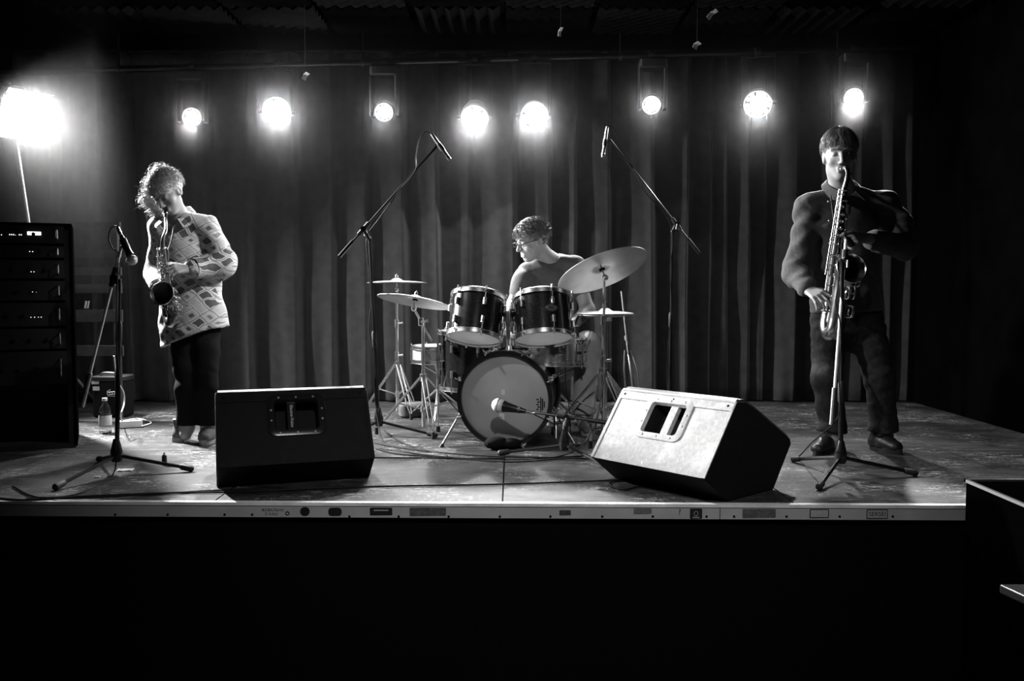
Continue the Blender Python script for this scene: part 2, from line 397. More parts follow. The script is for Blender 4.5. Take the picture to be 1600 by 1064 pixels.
def par(px, py, label, aim, face, watts, size=60, emit='lens', n_led=(1, 6, 11), R=.098, lensr=.0138):
    p = at(px, py, 2.98); d = (V(face) - p).normalized(); t = T('par_lamp', label, 'stage lamp', (p.x, p.y, p.z), 0, GL)
    M = place(p, d)
    MB().lathe([(.02, -.17), (.06, -.165), (R * .8, -.13), (R, -.06), (R + .004, .012), (R + .004, .02), (R - .004, .02), (R - .006, -.004), (.001, -.006)], M, 28).build('can', M_['black'], t)
    MB().ring(R + .001, .005, M @ Matrix.Translation((0, 0, .02)), 36, 6).build('rim', M_['steel'], t)
    for rr, n in ((0, n_led[0]), (R * .42, n_led[1]), (R * .78, n_led[2])):
        for k in range(n):
            a = 2 * PI * k / max(n, 1) + rr * 20
            MB().lathe([(.0005, .010), (lensr * .7, .008), (lensr, 0), (lensr, -.004)] if rr else [(.0003, .011), (lensr, .011)], M @ Matrix.Translation((rr * math.cos(a), rr * math.sin(a), .002)), 12, bool(rr)).build('lens', M_[emit if rr == 0 else emit + '_ring'], t)
    b = hook(t, p); sx = frame(d).col[0]; sx = V((sx.x, sx.y, 0)).normalized()
    top = V((p.x, p.y, b.z - .045))
    yk = MB()
    for s in (-1, 1):
        e = p + sx * (R + .02) * s
        yk.box((e + (top + sx * (R + .02) * s)) / 2, (.006, .028, abs(top.z - e.z) + .03), Matrix.Rotation(math.atan2(sx.y, sx.x), 3, 'Z'))
    yk.box(top, (2 * R + .046, .028, .006), Matrix.Rotation(math.atan2(sx.y, sx.x), 3, 'Z'))
    yk.bar(top, b, .009)
    yk.build('yoke', M_['black'], t)
    for s in (-1, 1): MB().bar(p + sx * (R - .005) * s, p + sx * (R + .036) * s, .014).build('tilt_knob', M_['rubber'], t)
    if watts: spot(p + d * .05, aim, watts * PAR_K, size, .5, t, .07)
    return t
def mover(px, py, label, aim, face, watts, size=30, emit='lensdim', side=1):
    p = at(px, py, 2.98); d = (V(face) - p).normalized(); t = T('moving_head_lamp', label, 'stage lamp', (p.x, p.y, p.z), 0, GL)
    M = place(p, d); R = .064
    MB().lathe([(.02, -.16), (.055, -.155), (.072, -.12), (.074, -.05), (R + .006, .006), (R, .012), (R - .006, -.002), (.001, -.004)], M, 24).build('head', M_['black'], t)
    MB().ring(R + .001, .004, M @ Matrix.Translation((0, 0, .012)), 30, 6).build('rim', M_['steel'], t)
    for k in range(7):
        a = 2 * PI * k / 6 + .3; rr = 0 if k == 6 else .038
        MB().lathe([(.0005, .008), (.010, .006), (.015, 0), (.015, -.004)] if rr else [(.0003, .009), (.015, .009)], M @ Matrix.Translation((rr * math.cos(a), rr * math.sin(a), 0)), 12, bool(rr)).build('lens', M_[emit if k == 6 else emit + '_ring'], t)
    b = hook(t, p); c = p - d * .06
    MB().rbox((c.x, c.y, b.z - .065), (.20, .14, .07), .02).build('base', M_['black'], t)
    for s in (-1, 1):
        MB().rbox((c.x + s * .093, c.y, (c.z + b.z - .08) / 2 - .01), (.028, .085, abs(b.z - .08 - c.z) + .07), .012).build('yoke_arm', M_['black'], t)
    MB().bar((c.x, c.y, b.z - .04), (b.x, b.y, b.z), .012).build('hook_bolt', M_['black'], t)
    if watts: spot(p + d * .04, aim, watts * PAR_K, size, .4, t, .05)
    return t
mover(300, 183, 'small seven-lens stage lamp above the curly-haired saxophonist', (-1.95, 1.45, 1.2), (-.9, -2, .9), 70, 30)
par(432, 174, 'brightest round stage lamp on the bar, right of the curly-haired saxophonist', (-1.2, -.3, 0), (-.35, -3.2, 1.2), 75, 62, 'lenshot')
mover(600, 175, 'small seven-lens stage lamp above the slanted microphone boom at the drum kit', (-.7, .8, 0), (-.6, -2, .6), 22, 46)
par(742, 183, 'round multi-lens stage lamp tilted down, third of the large ones from the flood lamp', (-.3, -.2, 0), (-.3, .2, .1), 80, 60, 'lens')
par(835, 180, 'round multi-lens stage lamp directly above the drummer', (.3, -.3, 0), (.1, -1.6, .3), 95, 60, 'lens')
mover(1018, 164, 'small seven-lens stage lamp in a visible black yoke above the second overhead microphone', (.9, 1.2, 0), (-.2, -2, .5), 12, 46)
par(1184, 162, 'round multi-lens stage lamp before the curtain, beside the man with the tenor saxophone', (1.35, -.1, 0), (.5, -1.2, .2), 60, 62, 'lensmild')
mover(1334, 152, 'small seven-lens stage lamp in a yoke right above the tenor saxophonist', (1.88, 1.2, 1.25), (.5, -2.2, .5), 190, 30)

# bits of tape and cable tied round the bar and the ceiling hooks
def scrap(px, py, Y, w, h, ang, label):
    p = at(px, py, Y); R = Euler((.5, ang, .3)).to_matrix(); mb = MB()
    pts = [(-w / 2, 0, -h / 2), (w / 2, .004, -h / 2), (w * .35, .016, 0), (w * .62, .004, h / 2), (-w * .3, .0, h / 2), (-w * .55, .014, 0)]
    fs = [(0, 1, 2, 5), (5, 2, 3, 4)]
    b = [(q[0], q[1] + .003, q[2]) for q in pts]
    mb.add([R @ V(q) + p for q in pts + b], fs + [tuple(i + 6 for i in reversed(f)) for f in fs] + [(0, 6, 7, 1), (1, 7, 8, 2), (2, 8, 9, 3), (3, 9, 10, 4), (4, 10, 11, 5), (5, 11, 6, 0)])
    return mb
def tape(px, py, w, h, ang, label):
    t = T('tape_strip', label, 'tape', at(px, py, 2.3)); scrap(px, py, 2.3, w, h, ang, label).build('strip', M_['paper'], t)
    a = at(px, py, 2.3); MB().bar(a, (a.x, a.y, CZ - .012), .0018, n=5).build('string', M_['cable'], t)
tape(1089, 71, .035, .05, .5, 'crumpled pale tape scrap hanging right of the ceiling hook')
tape(1113, 22, .03, .075, .7, 'pale folded tape strip highest under the ceiling')
tape(876, 50, .022, .06, .1, 'curled pale tape loop under the ceiling above the drummer')
tape(477, 119, .03, .055, .5, 'pale tape scrap beside the brightest lamp')

# ------------------------------------------------------------------ flood lamp with barn doors at the far side
fp = at(30, 172, 2.4); faim = V((.0, .2, 0)); fd = (faim - fp).normalized(); FM = place(fp, fd)
fl = T('flood_lamp', 'blazing flood lamp with open barn doors on a tall pole behind the rack', 'stage lamp', (fp.x, fp.y, 0))
MB().rbox((0, 0, -.10), (.22, .20, .17), .03).build('tmp', M_['black'])
bpy.data.objects.remove(bpy.data.objects['tmp'])
hb = MB().rbox((0, 0, -.11), (.24, .21, .2), .03); hb.v = [FM @ p for p in hb.v]; hb.build('housing', M_['black'], fl)
M_['flood'] = mat('lit_flood_glass', .9, .4, emit=40)
q = MB().rbox((0, 0, -.005), (.20, .17, .012), .02); q.v = [FM @ p for p in q.v]; q.build('lit_glass', M_['flood'], fl)
M_['barn'] = mat('pale_painted_sheet', .5, .45)
def door(poly, hinge, ang, axis):
    Mh = FM @ Matrix.Translation(hinge) @ Matrix.Rotation(ang, 4, axis)
    MB().prism(poly, -.0015, .0015, Mh).build('barn_door', M_['barn'], fl)
for sgn, ax in ((1, 'x'), (-1, 'x'), (1, 'y'), (-1, 'y')):
    if ax == 'x': door([(0, -.09), (0, .09), (sgn * .13, .12), (sgn * .17, .06), (sgn * .17, -.06), (sgn * .13, -.12)], (sgn * .12, 0, 0), -sgn * math.radians(62), 'Y')
    else: door([(-.11, 0), (.11, 0), (.15, sgn * .12), (-.15, sgn * .12)], (0, sgn * .105, 0), sgn * math.radians(58), 'X')
pb = V((fp.x + .16, fp.y + .05, 0)); pt = fp - fd * .1 - V((0, 0, .12))
MB().bar((pb.x, pb.y, .1), pt, .017).build('pole', M_['steel'], fl)
MB().bar(pt, fp - fd * .1, .012).build('tilt_bracket', M_['black'], fl)
for a in (.4, 2.5, 4.6):
    MB().bar((pb.x, pb.y, .45), (pb.x + .32 * math.cos(a), pb.y + .32 * math.sin(a), .012), .011).build('leg', M_['black'], fl)
al = bpy.data.lights.new('flood_beam', 'AREA'); al.shape = 'RECTANGLE'; al.size = .19; al.size_y = .16; al.energy = FLOOD_W; al.spread = math.radians(120)
ao = bpy.data.objects.new('flood_beam', al); COL.objects.link(ao); ao.parent = fl
ao.matrix_local = base_matrix(fl).inverted() @ (Matrix.Translation(fp + fd * .02) @ fd.to_track_quat('-Z', 'Y').to_matrix().to_4x4())

# spot lamps added out of view to supply the front and side light
def unseen_spot(p, aim, watts, size, label):
    p = V(p); d = (V(aim) - p).normalized(); t = T('unseen_spot', label, 'stage lamp', p); M = place(p, d)
    MB().lathe([(.03, -.26), (.07, -.25), (.08, -.1), (.085, .03), (.08, .03), (.07, -.02), (.001, -.022)], M, 24).build('can', M_['black'], t)
    MB().lathe([(.001, -.012), (.05, -.016), (.066, -.02)], M, 20, False).build('lens', M_['unseenbulb'], t)
    MB().bar(p, (p.x, p.y, CZ), .012).build('hanger', M_['black'], t)
    spot(p + d * .02, aim, watts, size, 1., t, .05)
unseen_spot((.95, .75, 2.66), (-1.70, 1.45, 1.08), FILL_W, 22, 'unseen spot lamp added over the stage front, aimed at the patterned shirt')
unseen_spot((.1, -2.7, 2.62), (.15, .05, -.1), FRONT_W, 66, 'unseen spot lamp added before the stage, aimed at the drum kit')
unseen_spot((-2.25, .62, 2.68), (1.15, .95, .62), KEY_W, 50, 'unseen spot lamp added over the stage corner, aimed at the tenor saxophonist')

# ------------------------------------------------------------------ microphones, stands, cables
def cable(name, pts, r, label, m='cable', n=7, cat='cable', group=None):
    o = MB().tube(catmull(pts, n), r, 6).build(name, M_[m]); return tag(o, label, cat, group)
def mic_stand(label, base, pole_top, b0, b1, feet, hub_z=.11, clutch=None, low=None, weight=.12, pr=.0095, legr=.0085, boomm='stand'):
    base = V(base); t = T('microphone_stand', label, 'microphone stand', base)
    MB().lathe([(.001, hub_z - .05), (.022, hub_z - .05), (.03, hub_z - .03), (.028, hub_z), (.016, hub_z + .05), (.013, hub_z + .06)], Matrix.Translation(base), 18).build('hub', M_['gloss'], t)
    for f in feet:
        f = V(f); f.z = .016; dr = (f - base); dr.z = 0; dr.normalize()
        a = base + dr * .022 + V((0, 0, hub_z - .025))
        lg = MB().bar(a, f, legr).build('leg', M_['stand'], t)
        e = (f - a).normalized()
        MB().tube([f - e * .05, f - e * .045, f + e * .005, f + e * .015], [.011, .0145, .016, .009], 10).build('rubber_foot', M_['rubber'], lg)
    pole_top = V(pole_top); c0 = base + V((0, 0, hub_z - .05)); ax = (pole_top - c0).normalized()
    mid = clutch if clutch else .55
    cm = c0 + ax * ((pole_top - c0).length * mid)
    MB().bar(c0, cm, pr * 1.15).build('lower_tube', M_['stand'], t)
    MB().bar(cm, pole_top, pr * .8).build('upper_tube', M_['stand'], t)
    MB().tube([cm - ax * .06, cm - ax * .05, cm + ax * .03, cm + ax * .045], [.012, .016, .016, .011], 12).build('height_clutch', M_['rubber'], t)
    if b0 is not None:
        b0, b1 = V(b0), V(b1); e = (b1 - b0).normalized()
        k = (pole_top - b0).dot(e); pj = b0 + e * k
        MB().bar(b0, b1, .0072).build('boom_arm', M_[boomm], t)
        MB().bar(b0 - e * .005, b0 + e * weight, .0125).build('counterweight', M_['steel'] if weight > .13 else M_['stand'], t)
        MB().bar(pj - e * .045, pj + e * .05, .0145).build('boom_clamp', M_['rubber'], t)
        sd = e.cross(V((0, 0, 1))).normalized() if abs(e.z) < .99 else V((0, 1, 0))
        MB().bar(pj - sd * .035, pj + sd * .03, .017, n=14).build('swivel_joint', M_['gloss'], t)
        kb = pj + sd * -.045; MB().bar(kb, kb + V((.0, 0, -.045)) + e * .01, .005, .007).build('clamp_lever', M_['steel'], t)
        MB().bar(pole_top - ax * .03, pj, .012).build('joint_neck', M_['rubber'], t)
    return t
def pencil_mic(label, tail, tip, holder, group=None):
    tail, tip = V(tail), V(tip); e = (tip - tail).normalized(); L = (tip - tail).length
    t = T('pencil_microphone', label, 'microphone', tail, 0, group)
    MB().bar(tail + e * .035, tip - e * .03, .0115, n=14).build('body', M_['steel'], t)
    MB().tube([tip - e * .03, tip - e * .026, tip - e * .004, tip], [.0115, .0125, .0125, .0105], 14).build('capsule', M_['chrome'], t)
    MB().tube([tail, tail + e * .035], [.009, .0105], 12).build('plug', M_['steel'], t)
    m = tail + e * (L * .52)
    MB().tube([m - e * .022, m + e * .022], .0155, 12).build('clip', M_['rubber'], t)
    MB().bar(m, holder, .006).build('clip_stem', M_['rubber'], t)
    return t
def ball_mic(label, tail, head, r=.026, holder=None, body='black', hm='mesh'):
    tail, head = V(tail), V(head); e = (head - tail).normalized(); t = T('vocal_microphone', label, 'microphone', tail)
    MB().tube([tail, tail + e * .004, head - e * (r * 1.35), head - e * (r * .9)], [.009, .0115, r * .72, r * .86], 16).build('body', M_[body], t)
    MB().sphere(head, r, 14, None).build('grille', M_[hm], t)
    MB().ring(r * 1.0, r * .1, place(head - e * r * .1, e), 24, 6).build('grille_band', M_['steel'], t)
    MB().tube([tail - e * .05, tail - e * .045, tail - e * .002], [.006, .0095, .0095], 12).build('plug', M_['steel'], t)
    if holder is not None:
        m = tail + (head - tail) * .35
        MB().tube([m - e * .025, m + e * .025], .018, 12).build('clip', M_['rubber'], t); MB().bar(m, holder, .007).build('clip_stem', M_['rubber'], t)
    return t

# -- vocal microphone stand on the near side of the curly-haired saxophonist
bl = onfloor(183, 740); Yl = bl.y
f3 = bl + V((-.22, .29, 0))
mic_stand('black boom microphone stand in front of the rack and the water bottle', bl, at(187, 436, Yl), at(128, 634, Yl - .05), at(190, 384, Yl + .02),
          [onfloor(88, 766), onfloor(298, 737), f3], clutch=.72, weight=.16, boomm='alu')
ball_mic('ball-headed vocal microphone hanging head down on the boom stand by the rack', at(189, 368, Yl + .03), at(206, 406, Yl + .0), .026, at(190, 386, Yl + .02))
cable('microphone_cable', [at(188, 364, Yl + .03), at(184, 354, Yl + .03), at(174, 356, Yl + .04), at(170, 372, Yl + .04), at(176, 388, Yl + .03), at(186, 396, Yl + .02), at(184, 420, Yl - .015), at(182, 520, Yl - .02), at(187, 620, Yl - .02), at(181, 690, Yl - .03), onfloor(176, 742, .006), onfloor(120, 772, .006), onfloor(40, 779, .006)], .0034,
      'thin black cable looping off the vocal microphone by the rack')
# -- two overhead boom stands at the drum kit
bo = onfloor(592, 681); Yo = bo.y
mic_stand('tall black boom stand with its arm slanting up over the left cymbals', bo, at(577, 366, Yo), at(531, 400, Yo - .04), at(683, 228, Yo + .02),
          [onfloor(680, 684), bo + V((-.2, -.25, 0)), bo + V((-.15, .3, 0))], clutch=.46)
pencil_mic('slim pencil microphone pointing down over the left cymbals', at(674, 209, Yo + .02), at(703, 250, Yo), at(683, 228, Yo + .02))
cable('overhead_cable', [at(673, 208, Yo + .02), at(664, 206, Yo + .03), at(655, 220, Yo + .04), at(650, 245, Yo + .03), at(648, 268, Yo - .012), at(625, 296, Yo - .015), at(607, 322, Yo - .015), at(590, 345, Yo - .02), at(573, 372, Yo - .03), at(576, 420, Yo - .02), at(580, 470, Yo - .015), at(577, 510, Yo - .02), at(583, 560, Yo - .02), at(588, 640, Yo - .02), onfloor(600, 690, .006), onfloor(640, 707, .006), onfloor(720, 716, .006)], .0034,
      'cable wound along the boom over the left cymbals')
br = onfloor(1046, 652); Yr = br.y
mic_stand('tall black boom stand behind the brightly lit monitor speaker', br, at(1050, 356, Yr), at(1092, 395, Yr - .03), at(953, 218, Yr + .02),
          [br + V((.3, -.18, 0)), br + V((-.32, -.14, 0)), br + V((0, .35, 0))], clutch=.5)
pencil_mic('slim pencil microphone hanging beside the big tilted cymbal', at(949, 198, Yr + .02), at(942, 246, Yr), at(953, 219, Yr + .02))
cable('overhead_cable', [at(949, 197, Yr + .02), at(955, 198, Yr + .02), at(966, 214, Yr + .02), at(982, 245, Yr + .02), at(995, 275, Yr - .01), at(1012, 305, Yr - .015), at(1035, 328, Yr - .015), at(1048, 352, Yr - .02), at(1051, 380, Yr - .02), at(1047, 420, Yr - .02), at(1049, 480, Yr - .02), at(1044, 540, Yr - .02), at(1043, 600, Yr - .02), onfloor(1050, 655, .006), onfloor(1090, 662, .006)], .0034,
      'cable wound along the boom behind the brightly lit monitor speaker')
# -- tall stand in front of the tenor saxophonist
bm_ = onfloor(1313, 743); Ym = bm_.y
mic_stand('black boom microphone stand in front of the tenor saxophonist', bm_, at(1316, 405, Ym), at(1300, 662, Ym - .06), at(1322, 372, Ym + .03),
          [onfloor(1240, 722), onfloor(1280, 766), onfloor(1429, 744)], clutch=.36, weight=.17, pr=.0105, legr=.0095, boomm='alu')
ball_mic('small black microphone aimed at the bell of the tenor saxophone', at(1322, 372, Ym + .03), at(1331, 384, Ym + .10), .02, at(1322, 373, Ym + .03))
cable('microphone_cable', [at(1321, 370, Ym + .02), at(1316, 372, Ym + .0), at(1314, 400, Ym - .03), at(1309, 450, Ym - .03), at(1306, 474, Ym - .03), at(1312, 500, Ym - .03), at(1315, 530, Ym - .02), at(1311, 580, Ym - .02), at(1312, 640, Ym - .02), at(1300, 664, Ym + .0), at(1270, 690, Ym + .02), onfloor(1244, 716, .006), onfloor(1200, 735, .006)], .0034,
      'cable running down the stand of the tenor saxophonist to the floor')
# -- low stand with the bass drum microphone
bd = onfloor(882, 713); Yd = bd.y
jt = at(884, 652, Yd)
mic_stand('low black boom stand standing before the bass drum', bd, jt, at(946, 660, Yd - .02), at(826, 643, Yd - .01), [onfloor(943, 730), onfloor(782, 712), bd + V((.10, .26, 0))], hub_z=.085, clutch=.6, weight=.09)
ball_mic('round pale microphone held close to the bass drum head', at(822, 643, Yd - .01), at(779, 633, Yd + .06), .038, at(828, 643, Yd - .01), 'stand', 'alu')
cable('microphone_cable', [at(826, 643, Yd + .01), at(850, 655, Yd + .02), at(870, 662, Yd + .03), at(895, 650, Yd + .03), at(915, 655, Yd + .02), at(923, 670, Yd + .02), at(915, 690, Yd + .0), onfloor(895, 706, .006), onfloor(860, 715, .006), onfloor(800, 718, .006), onfloor(700, 714, .006), onfloor(590, 700, .006)], .0034,
      'black cable trailing from the bass drum microphone')
# ------------------------------------------------------------------ drum kit
def shell_mat(name, g0, g1, metal, rough):
    m = mat(name, g0, rough, metal=metal, coat=.6); nt = m.node_tree; b = nt.nodes['Principled BSDF']
    tc = nt.nodes.new('ShaderNodeTexCoord'); v = nt.nodes.new('ShaderNodeTexVoronoi'); v.inputs['Scale'].default_value = 260
    r = nt.nodes.new('ShaderNodeMapRange'); r.inputs[1].default_value = 0; r.inputs[2].default_value = 1; r.inputs[3].default_value = g0; r.inputs[4].default_value = g1
    sx = nt.nodes.new('ShaderNodeSeparateColor')
    nt.links.new(tc.outputs['Object'], v.inputs['Vector']); nt.links.new(v.outputs['Color'], sx.inputs[0]); nt.links.new(sx.outputs[0], r.inputs[0]); nt.links.new(r.outputs[0], b.inputs['Base Color'])
    b.inputs['Coat Roughness'].default_value = .08
    return m
M_['shell'] = shell_mat('dark_sparkle_drum_wrap', .008, .05, .5, .2)
M_['wshell'] = mat('white_drum_wrap', .6, .35)
KIT = 'drums of the kit'
def drum(name, label, c, axis, R, dep, shell, n=6, top='head', bot='headclear', ref=None, badge=None, hoop='chrome', lugm='chrome', rot=0., hoopw=.022):
    c = V(c); M = place(c, axis, ref); t = T(name, label, 'drum', (c.x, c.y, max(0, c.z - dep)), 0, KIT)
    h = dep / 2
    sh = MB().lathe([(R - .006, -h), (R, -h), (R, h), (R - .006, h), (R - .006, -h)], M, 48, False); sh.build('shell', M_[shell], t)
    for s, hm, nm in ((1, top, 'batter_head'), (-1, bot, 'resonant_head')):
        MB().lathe([(.0005, s * (h + .006)), (R * .9, s * (h + .006)), (R - .004, s * (h + .005)), (R + .003, s * (h - .004))], M, 48, False).build(nm, M_[hm], t)
        MB().lathe([(R + .004, s * (h - .010)), (R + .010, s * (h - .010)), (R + .010, s * (h - .007)), (R + .0065, s * (h - .005)), (R + .0065, s * (h + hoopw * .6)), (R + .011, s * (h + hoopw * .75)), (R + .009, s * (h + hoopw * .82)), (R + .003, s * (h + hoopw * .8)), (R + .004, s * (h - .010))], M, 48, False).build('hoop', M_[hoop], t)
    for k in range(n):
        a = 2 * PI * k / n + rot; ca, sa = math.cos(a), math.sin(a)
        L = M @ Matrix.Rotation(a, 4, 'Z')
        for s in (1, -1):
            if s == -1 and bot is None: continue
            lu = MB().rbox((0, 0, 0), (.022, .018, .042), .006); lu.v = [L @ (p + V((R + .011, 0, s * h * .46))) for p in lu.v]; lu.build('lug', M_[lugm], t)
            r0 = L @ V((R + .015, 0, s * h * .46)); r1 = L @ V((R + .015, 0, s * (h + hoopw * .9)))
            rd = MB().bar(r0, r1, .0032, n=6); rd.bar(r1 - (r1 - r0).normalized() * .004, r1 + (r1 - r0).normalized() * .008, .0055, n=6)
            rd.box(L @ V((R + .013, 0, s * (h - .004))), (.012, .012, .008), L.to_3x3()); rd.build('tension_rod', M_['chrome'], t)
    if badge is not None:
        lb_ = M.to_3x3().inverted() @ V(badge); badge = math.atan2(lb_.y, lb_.x)
        L = M @ Matrix.Rotation(badge, 4, 'Z') @ Matrix.Translation((R + .001, 0, .01)) @ Matrix.Rotation(PI / 2, 4, 'Y') @ Matrix.Rotation(PI / 2, 4, 'Z')
        b = MB().prism([(.032 * math.cos(q) * (1 + .12 * abs(math.cos(q)) ** 6), .022 * math.sin(q)) for q in [2 * PI * k / 24 for k in range(24)]], 0, .003, L).build('badge', M_['steel'], t)
        MB().ring(.023, .0012, L @ Matrix.Translation((0, 0, .003)) @ Matrix.Diagonal((1.15, .8, 1, 1)), 24, 5).build('badge_ring', M_['gloss'], b)
        for z, w in ((.004, .03), (-.004, .022)):
            q = MB().box((0, z, .0033), (w, .0036, .001)); q.v = [L @ p for p in q.v]; q.build('badge_print', M_['gloss'], b)
    return t, M
# bass drum, turned a little towards the flood lamp
BY = math.radians(-9); bc = at(789, 623, 1.34); bax = V((math.sin(BY), -math.cos(BY), 0)); Rb = .254
bc = V((bc.x, 1.34, Rb + .022)) - bax * .21
bt = T('bass_drum', 'big bass drum with a plain grey front head and black hoops', 'drum', (bc.x, bc.y, 0), 0, KIT); BM = place(bc, bax)
MB().lathe([(Rb - .007, -.2), (Rb, -.2), (Rb, .2), (Rb - .007, .2), (Rb - .007, -.2)], BM, 64, False).build('shell', M_['shell'], bt)
MB().lathe([(.0005, .206), (Rb * .95, .206), (Rb + .004, .2)], BM, 64, False).build('front_head', M_['head'], bt)
MB().lathe([(.0005, -.206), (Rb + .004, -.2)], BM, 64, False).build('batter_head', M_['headclear'], bt)
for s in (1, -1):
    MB().lathe([(Rb - .004, s * .205), (Rb - .004, s * .232), (Rb + .020, s * .232), (Rb + .020, s * .190), (Rb + .006, s * .190), (Rb - .004, s * .205)], BM, 64, False).build('hoop', M_['gloss'], bt)
for k in range(8):
    a = 2 * PI * (k + .5) / 8; L = BM @ Matrix.Rotation(a, 4, 'Z')
    for s in (1, -1):
        q = MB().rbox((0, 0, 0), (.026, .024, .05), .007); q.v = [L @ (p + V((Rb + .014, 0, s * .08))) for p in q.v]; q.build('lug', M_['chrome'], bt)
        q = MB().box((0, 0, 0), (.016, .026, .05)); q.v = [L @ (p + V((Rb + .026, 0, s * .208))) for p in q.v]
        q.bar(L @ V((Rb + .03, 0, s * .08)), L @ V((Rb + .03, 0, s * .262)), .0045, n=8)
        q.bar(L @ V((Rb + .03 - .02, 0, s * .255)), L @ V((Rb + .03 + .02, 0, s * .255)), .004, n=6); q.build('claw_hook', M_['chrome'], bt)
for s in (1, -1):
    a = BM @ V((s * (Rb + .005), -.06, .08)); b = V((a.x + s * .12, a.y - .16, .012))
    sp = MB().bar(a, b, .0075).build('spur', M_['chrome'], bt)
    MB().bar(b, b + (b - a).normalized() * .03, .012).build('rubber_tip', M_['rubber'], sp)
# crown-like maker's mark printed sideways on the head, and two pale patches
HZ = .2068
def headpt(px, py): 
    p = at(px, py, 1.34); l = BM.inverted() @ V((p.x, p.y, p.z)); return l.x, l.y
lx, ly = headpt(847, 631); mk = MB(); Lm = BM @ Matrix.Translation((lx, ly, HZ)) @ Matrix.Rotation(PI / 2 if (BM.to_3x3() @ V((0, 1, 0))).z > 0 else -PI / 2, 4, 'Z')
for i in range(5):
    mk.box((-.028 + i * .014, .016 + (.006 if i % 2 == 0 else 0), 0), (.007, .013, .0008), None)
mk.box((0, .004, 0), (.082, .006, .0008)); mk.box((0, -.006, 0), (.066, .007, .0008)); mk.box((0, -.016, 0), (.034, .006, .0008))
mk.v = [Lm @ p for p in mk.v]; mk.build('printed_mark', M_['matt'], bt)
for px, py, w, h in ((786, 613, .022, .03), (784, 651, .03, .035)):
    lx, ly = headpt(px, py); q = MB().rbox((0, 0, 0), (w, h, .0012), .006); q.v = [BM @ (p + V((lx, ly, HZ))) for p in q.v]; q.build('head_patch', M_['paper'], bt)
sbg = MB()
for dx, dy, r, z in ((-.05, 0, .06, .6), (.03, .012, .055, .55)): sbg.sphere((0, 0, 0), r, 10, Matrix.Translation((bc.x - .03 + dx, bc.y - .285 + dy, r * z)) @ Matrix.Rotation(.3, 4, 'Z'), (1.2, .8, z))
sf = Field((bc.x - .25, bc.y - .42, -.01), (bc.x + .22, bc.y - .18, .14), .008) if False else None
tag(sbg.build('sandbag', M_['matt']), 'black lumpy sandbag pressed against the foot of the bass drum', 'sandbag')
# rack toms and their holder
def tom(px, py, Y, R, dep, yaw, tilt, label, badge):
    c = at(px, py, Y); ax = V((math.sin(yaw) * math.sin(tilt), math.cos(yaw) * math.sin(tilt), math.cos(tilt)))
    return c, ax, drum('rack_tom', label, c, ax, R, dep, 'shell', 6, 'headtop', 'headclear', (1, 0, 0), badge, rot=.3)
c1, a1, _ = tom(744, 496, 1.50, .153, .235, .30, math.radians(20), 'dark rack tom nearer the crash cymbal stands, over the bass drum', None)
c2, a2, _ = tom(848, 497, 1.50, .166, .235, -.12, math.radians(19), 'dark rack tom with an oval badge, in front of the drummer', (.28, -1, .3))
hp = at(795, 548, 1.55); ht = T('tom_holder', 'chrome double tom holder rising from the bass drum', 'tom holder', hp)
MB().bar((hp.x, hp.y, hp.z - .03), at(793, 486, 1.55), .013).build('post', M_['chrome'], ht)
MB().lathe([(.001, -.03), (.035, -.03), (.03, -.01), (.02, .01), (.016, .03)], Matrix.Translation(hp), 16).build('flange', M_['chrome'], ht)
jp = at(794, 492, 1.55)
for s, cc in ((-1, c1), (1, c2)):
    e = cc + (jp - cc).normalized() * (.172 if s < 0 else .186)
    am = MB().tube(catmull([jp, jp + V((s * .03, 0, .02)), e + (jp - e) * .3, e], 4), .010, 8).build('arm', M_['chrome'], ht)
    MB().sphere(jp + V((s * .032, -.012, .012)), .022, 10).build('ball_joint', M_['chrome'], ht)
    MB().bar(jp + V((s * .035, -.03, .008)), jp + V((s * .035, -.06, .006)), .019, .016, 10).build('wing_knob', M_['gloss'], ht)
    q = MB().rbox(e, (.02, .05, .08), .008).build('mount_plate', M_['chrome'], ht)
# floor tom, white side drum, snare
ft = at(738, 560, 1.98); drum('floor_tom', 'dark floor tom standing on chrome legs behind the rack tom', (ft.x, ft.y, .445), (0, 0, 1), .203, .34, 'shell', 8, 'head', 'headclear', rot=.2)
ftr = [o for o in bpy.data.objects if o.name.startswith('floor_tom')][0]
for a in (3.6, 5.4, 1.4):
    p = V((ft.x + .235 * math.cos(a), ft.y + .235 * math.sin(a), 0))
    l = MB().bar(p + V((0, 0, .03)), p + V((0, 0, .56)), .006).build('leg', M_['chrome'], ftr)
    MB().bar(p, p + V((0, 0, .035)), .013).build('rubber_foot', M_['rubber'], l); q = MB().rbox(p + V((-.02 * math.cos(a), -.02 * math.sin(a), .42)), (.03, .03, .05), .008).build('leg_bracket', M_['chrome'], ftr)
wd = at(684, 553, 2.35); wz = wd.z
drum('side_drum', 'white side drum half hidden behind the floor tom', wd, (0, 0, 1), .165, .085, 'wshell', 6, 'head', 'headclear')
sn = at(867, 551, 1.78); snt, snM = drum('snare_drum', 'chrome snare drum under the badged rack tom', sn, (0, .06, 1), .178, .13, 'chrome', 8, 'head', 'headclear', rot=.15)
def basket(label, c, zt, r):
    t = T('snare_stand', label, 'drum stand', (c.x, c.y, 0))
    MB().bar((c.x, c.y, .06), (c.x, c.y, zt - .06), .011).build('tube', M_['chrome'], t)
    for k in range(3):
        a = 2 * PI * k / 3 + .5; d = V((math.cos(a), math.sin(a), 0))
        MB().tube([V((c.x, c.y, zt - .07)), V((c.x, c.y, zt - .012)) + d * r * .9, V((c.x, c.y, zt + .03)) + d * (r + .012)], .006, 6).build('basket_arm', M_['chrome'], t)
        MB().bar((c.x, c.y, .22), V((c.x, c.y, .012)) + d * .26, .007).build('leg', M_['chrome'], t)
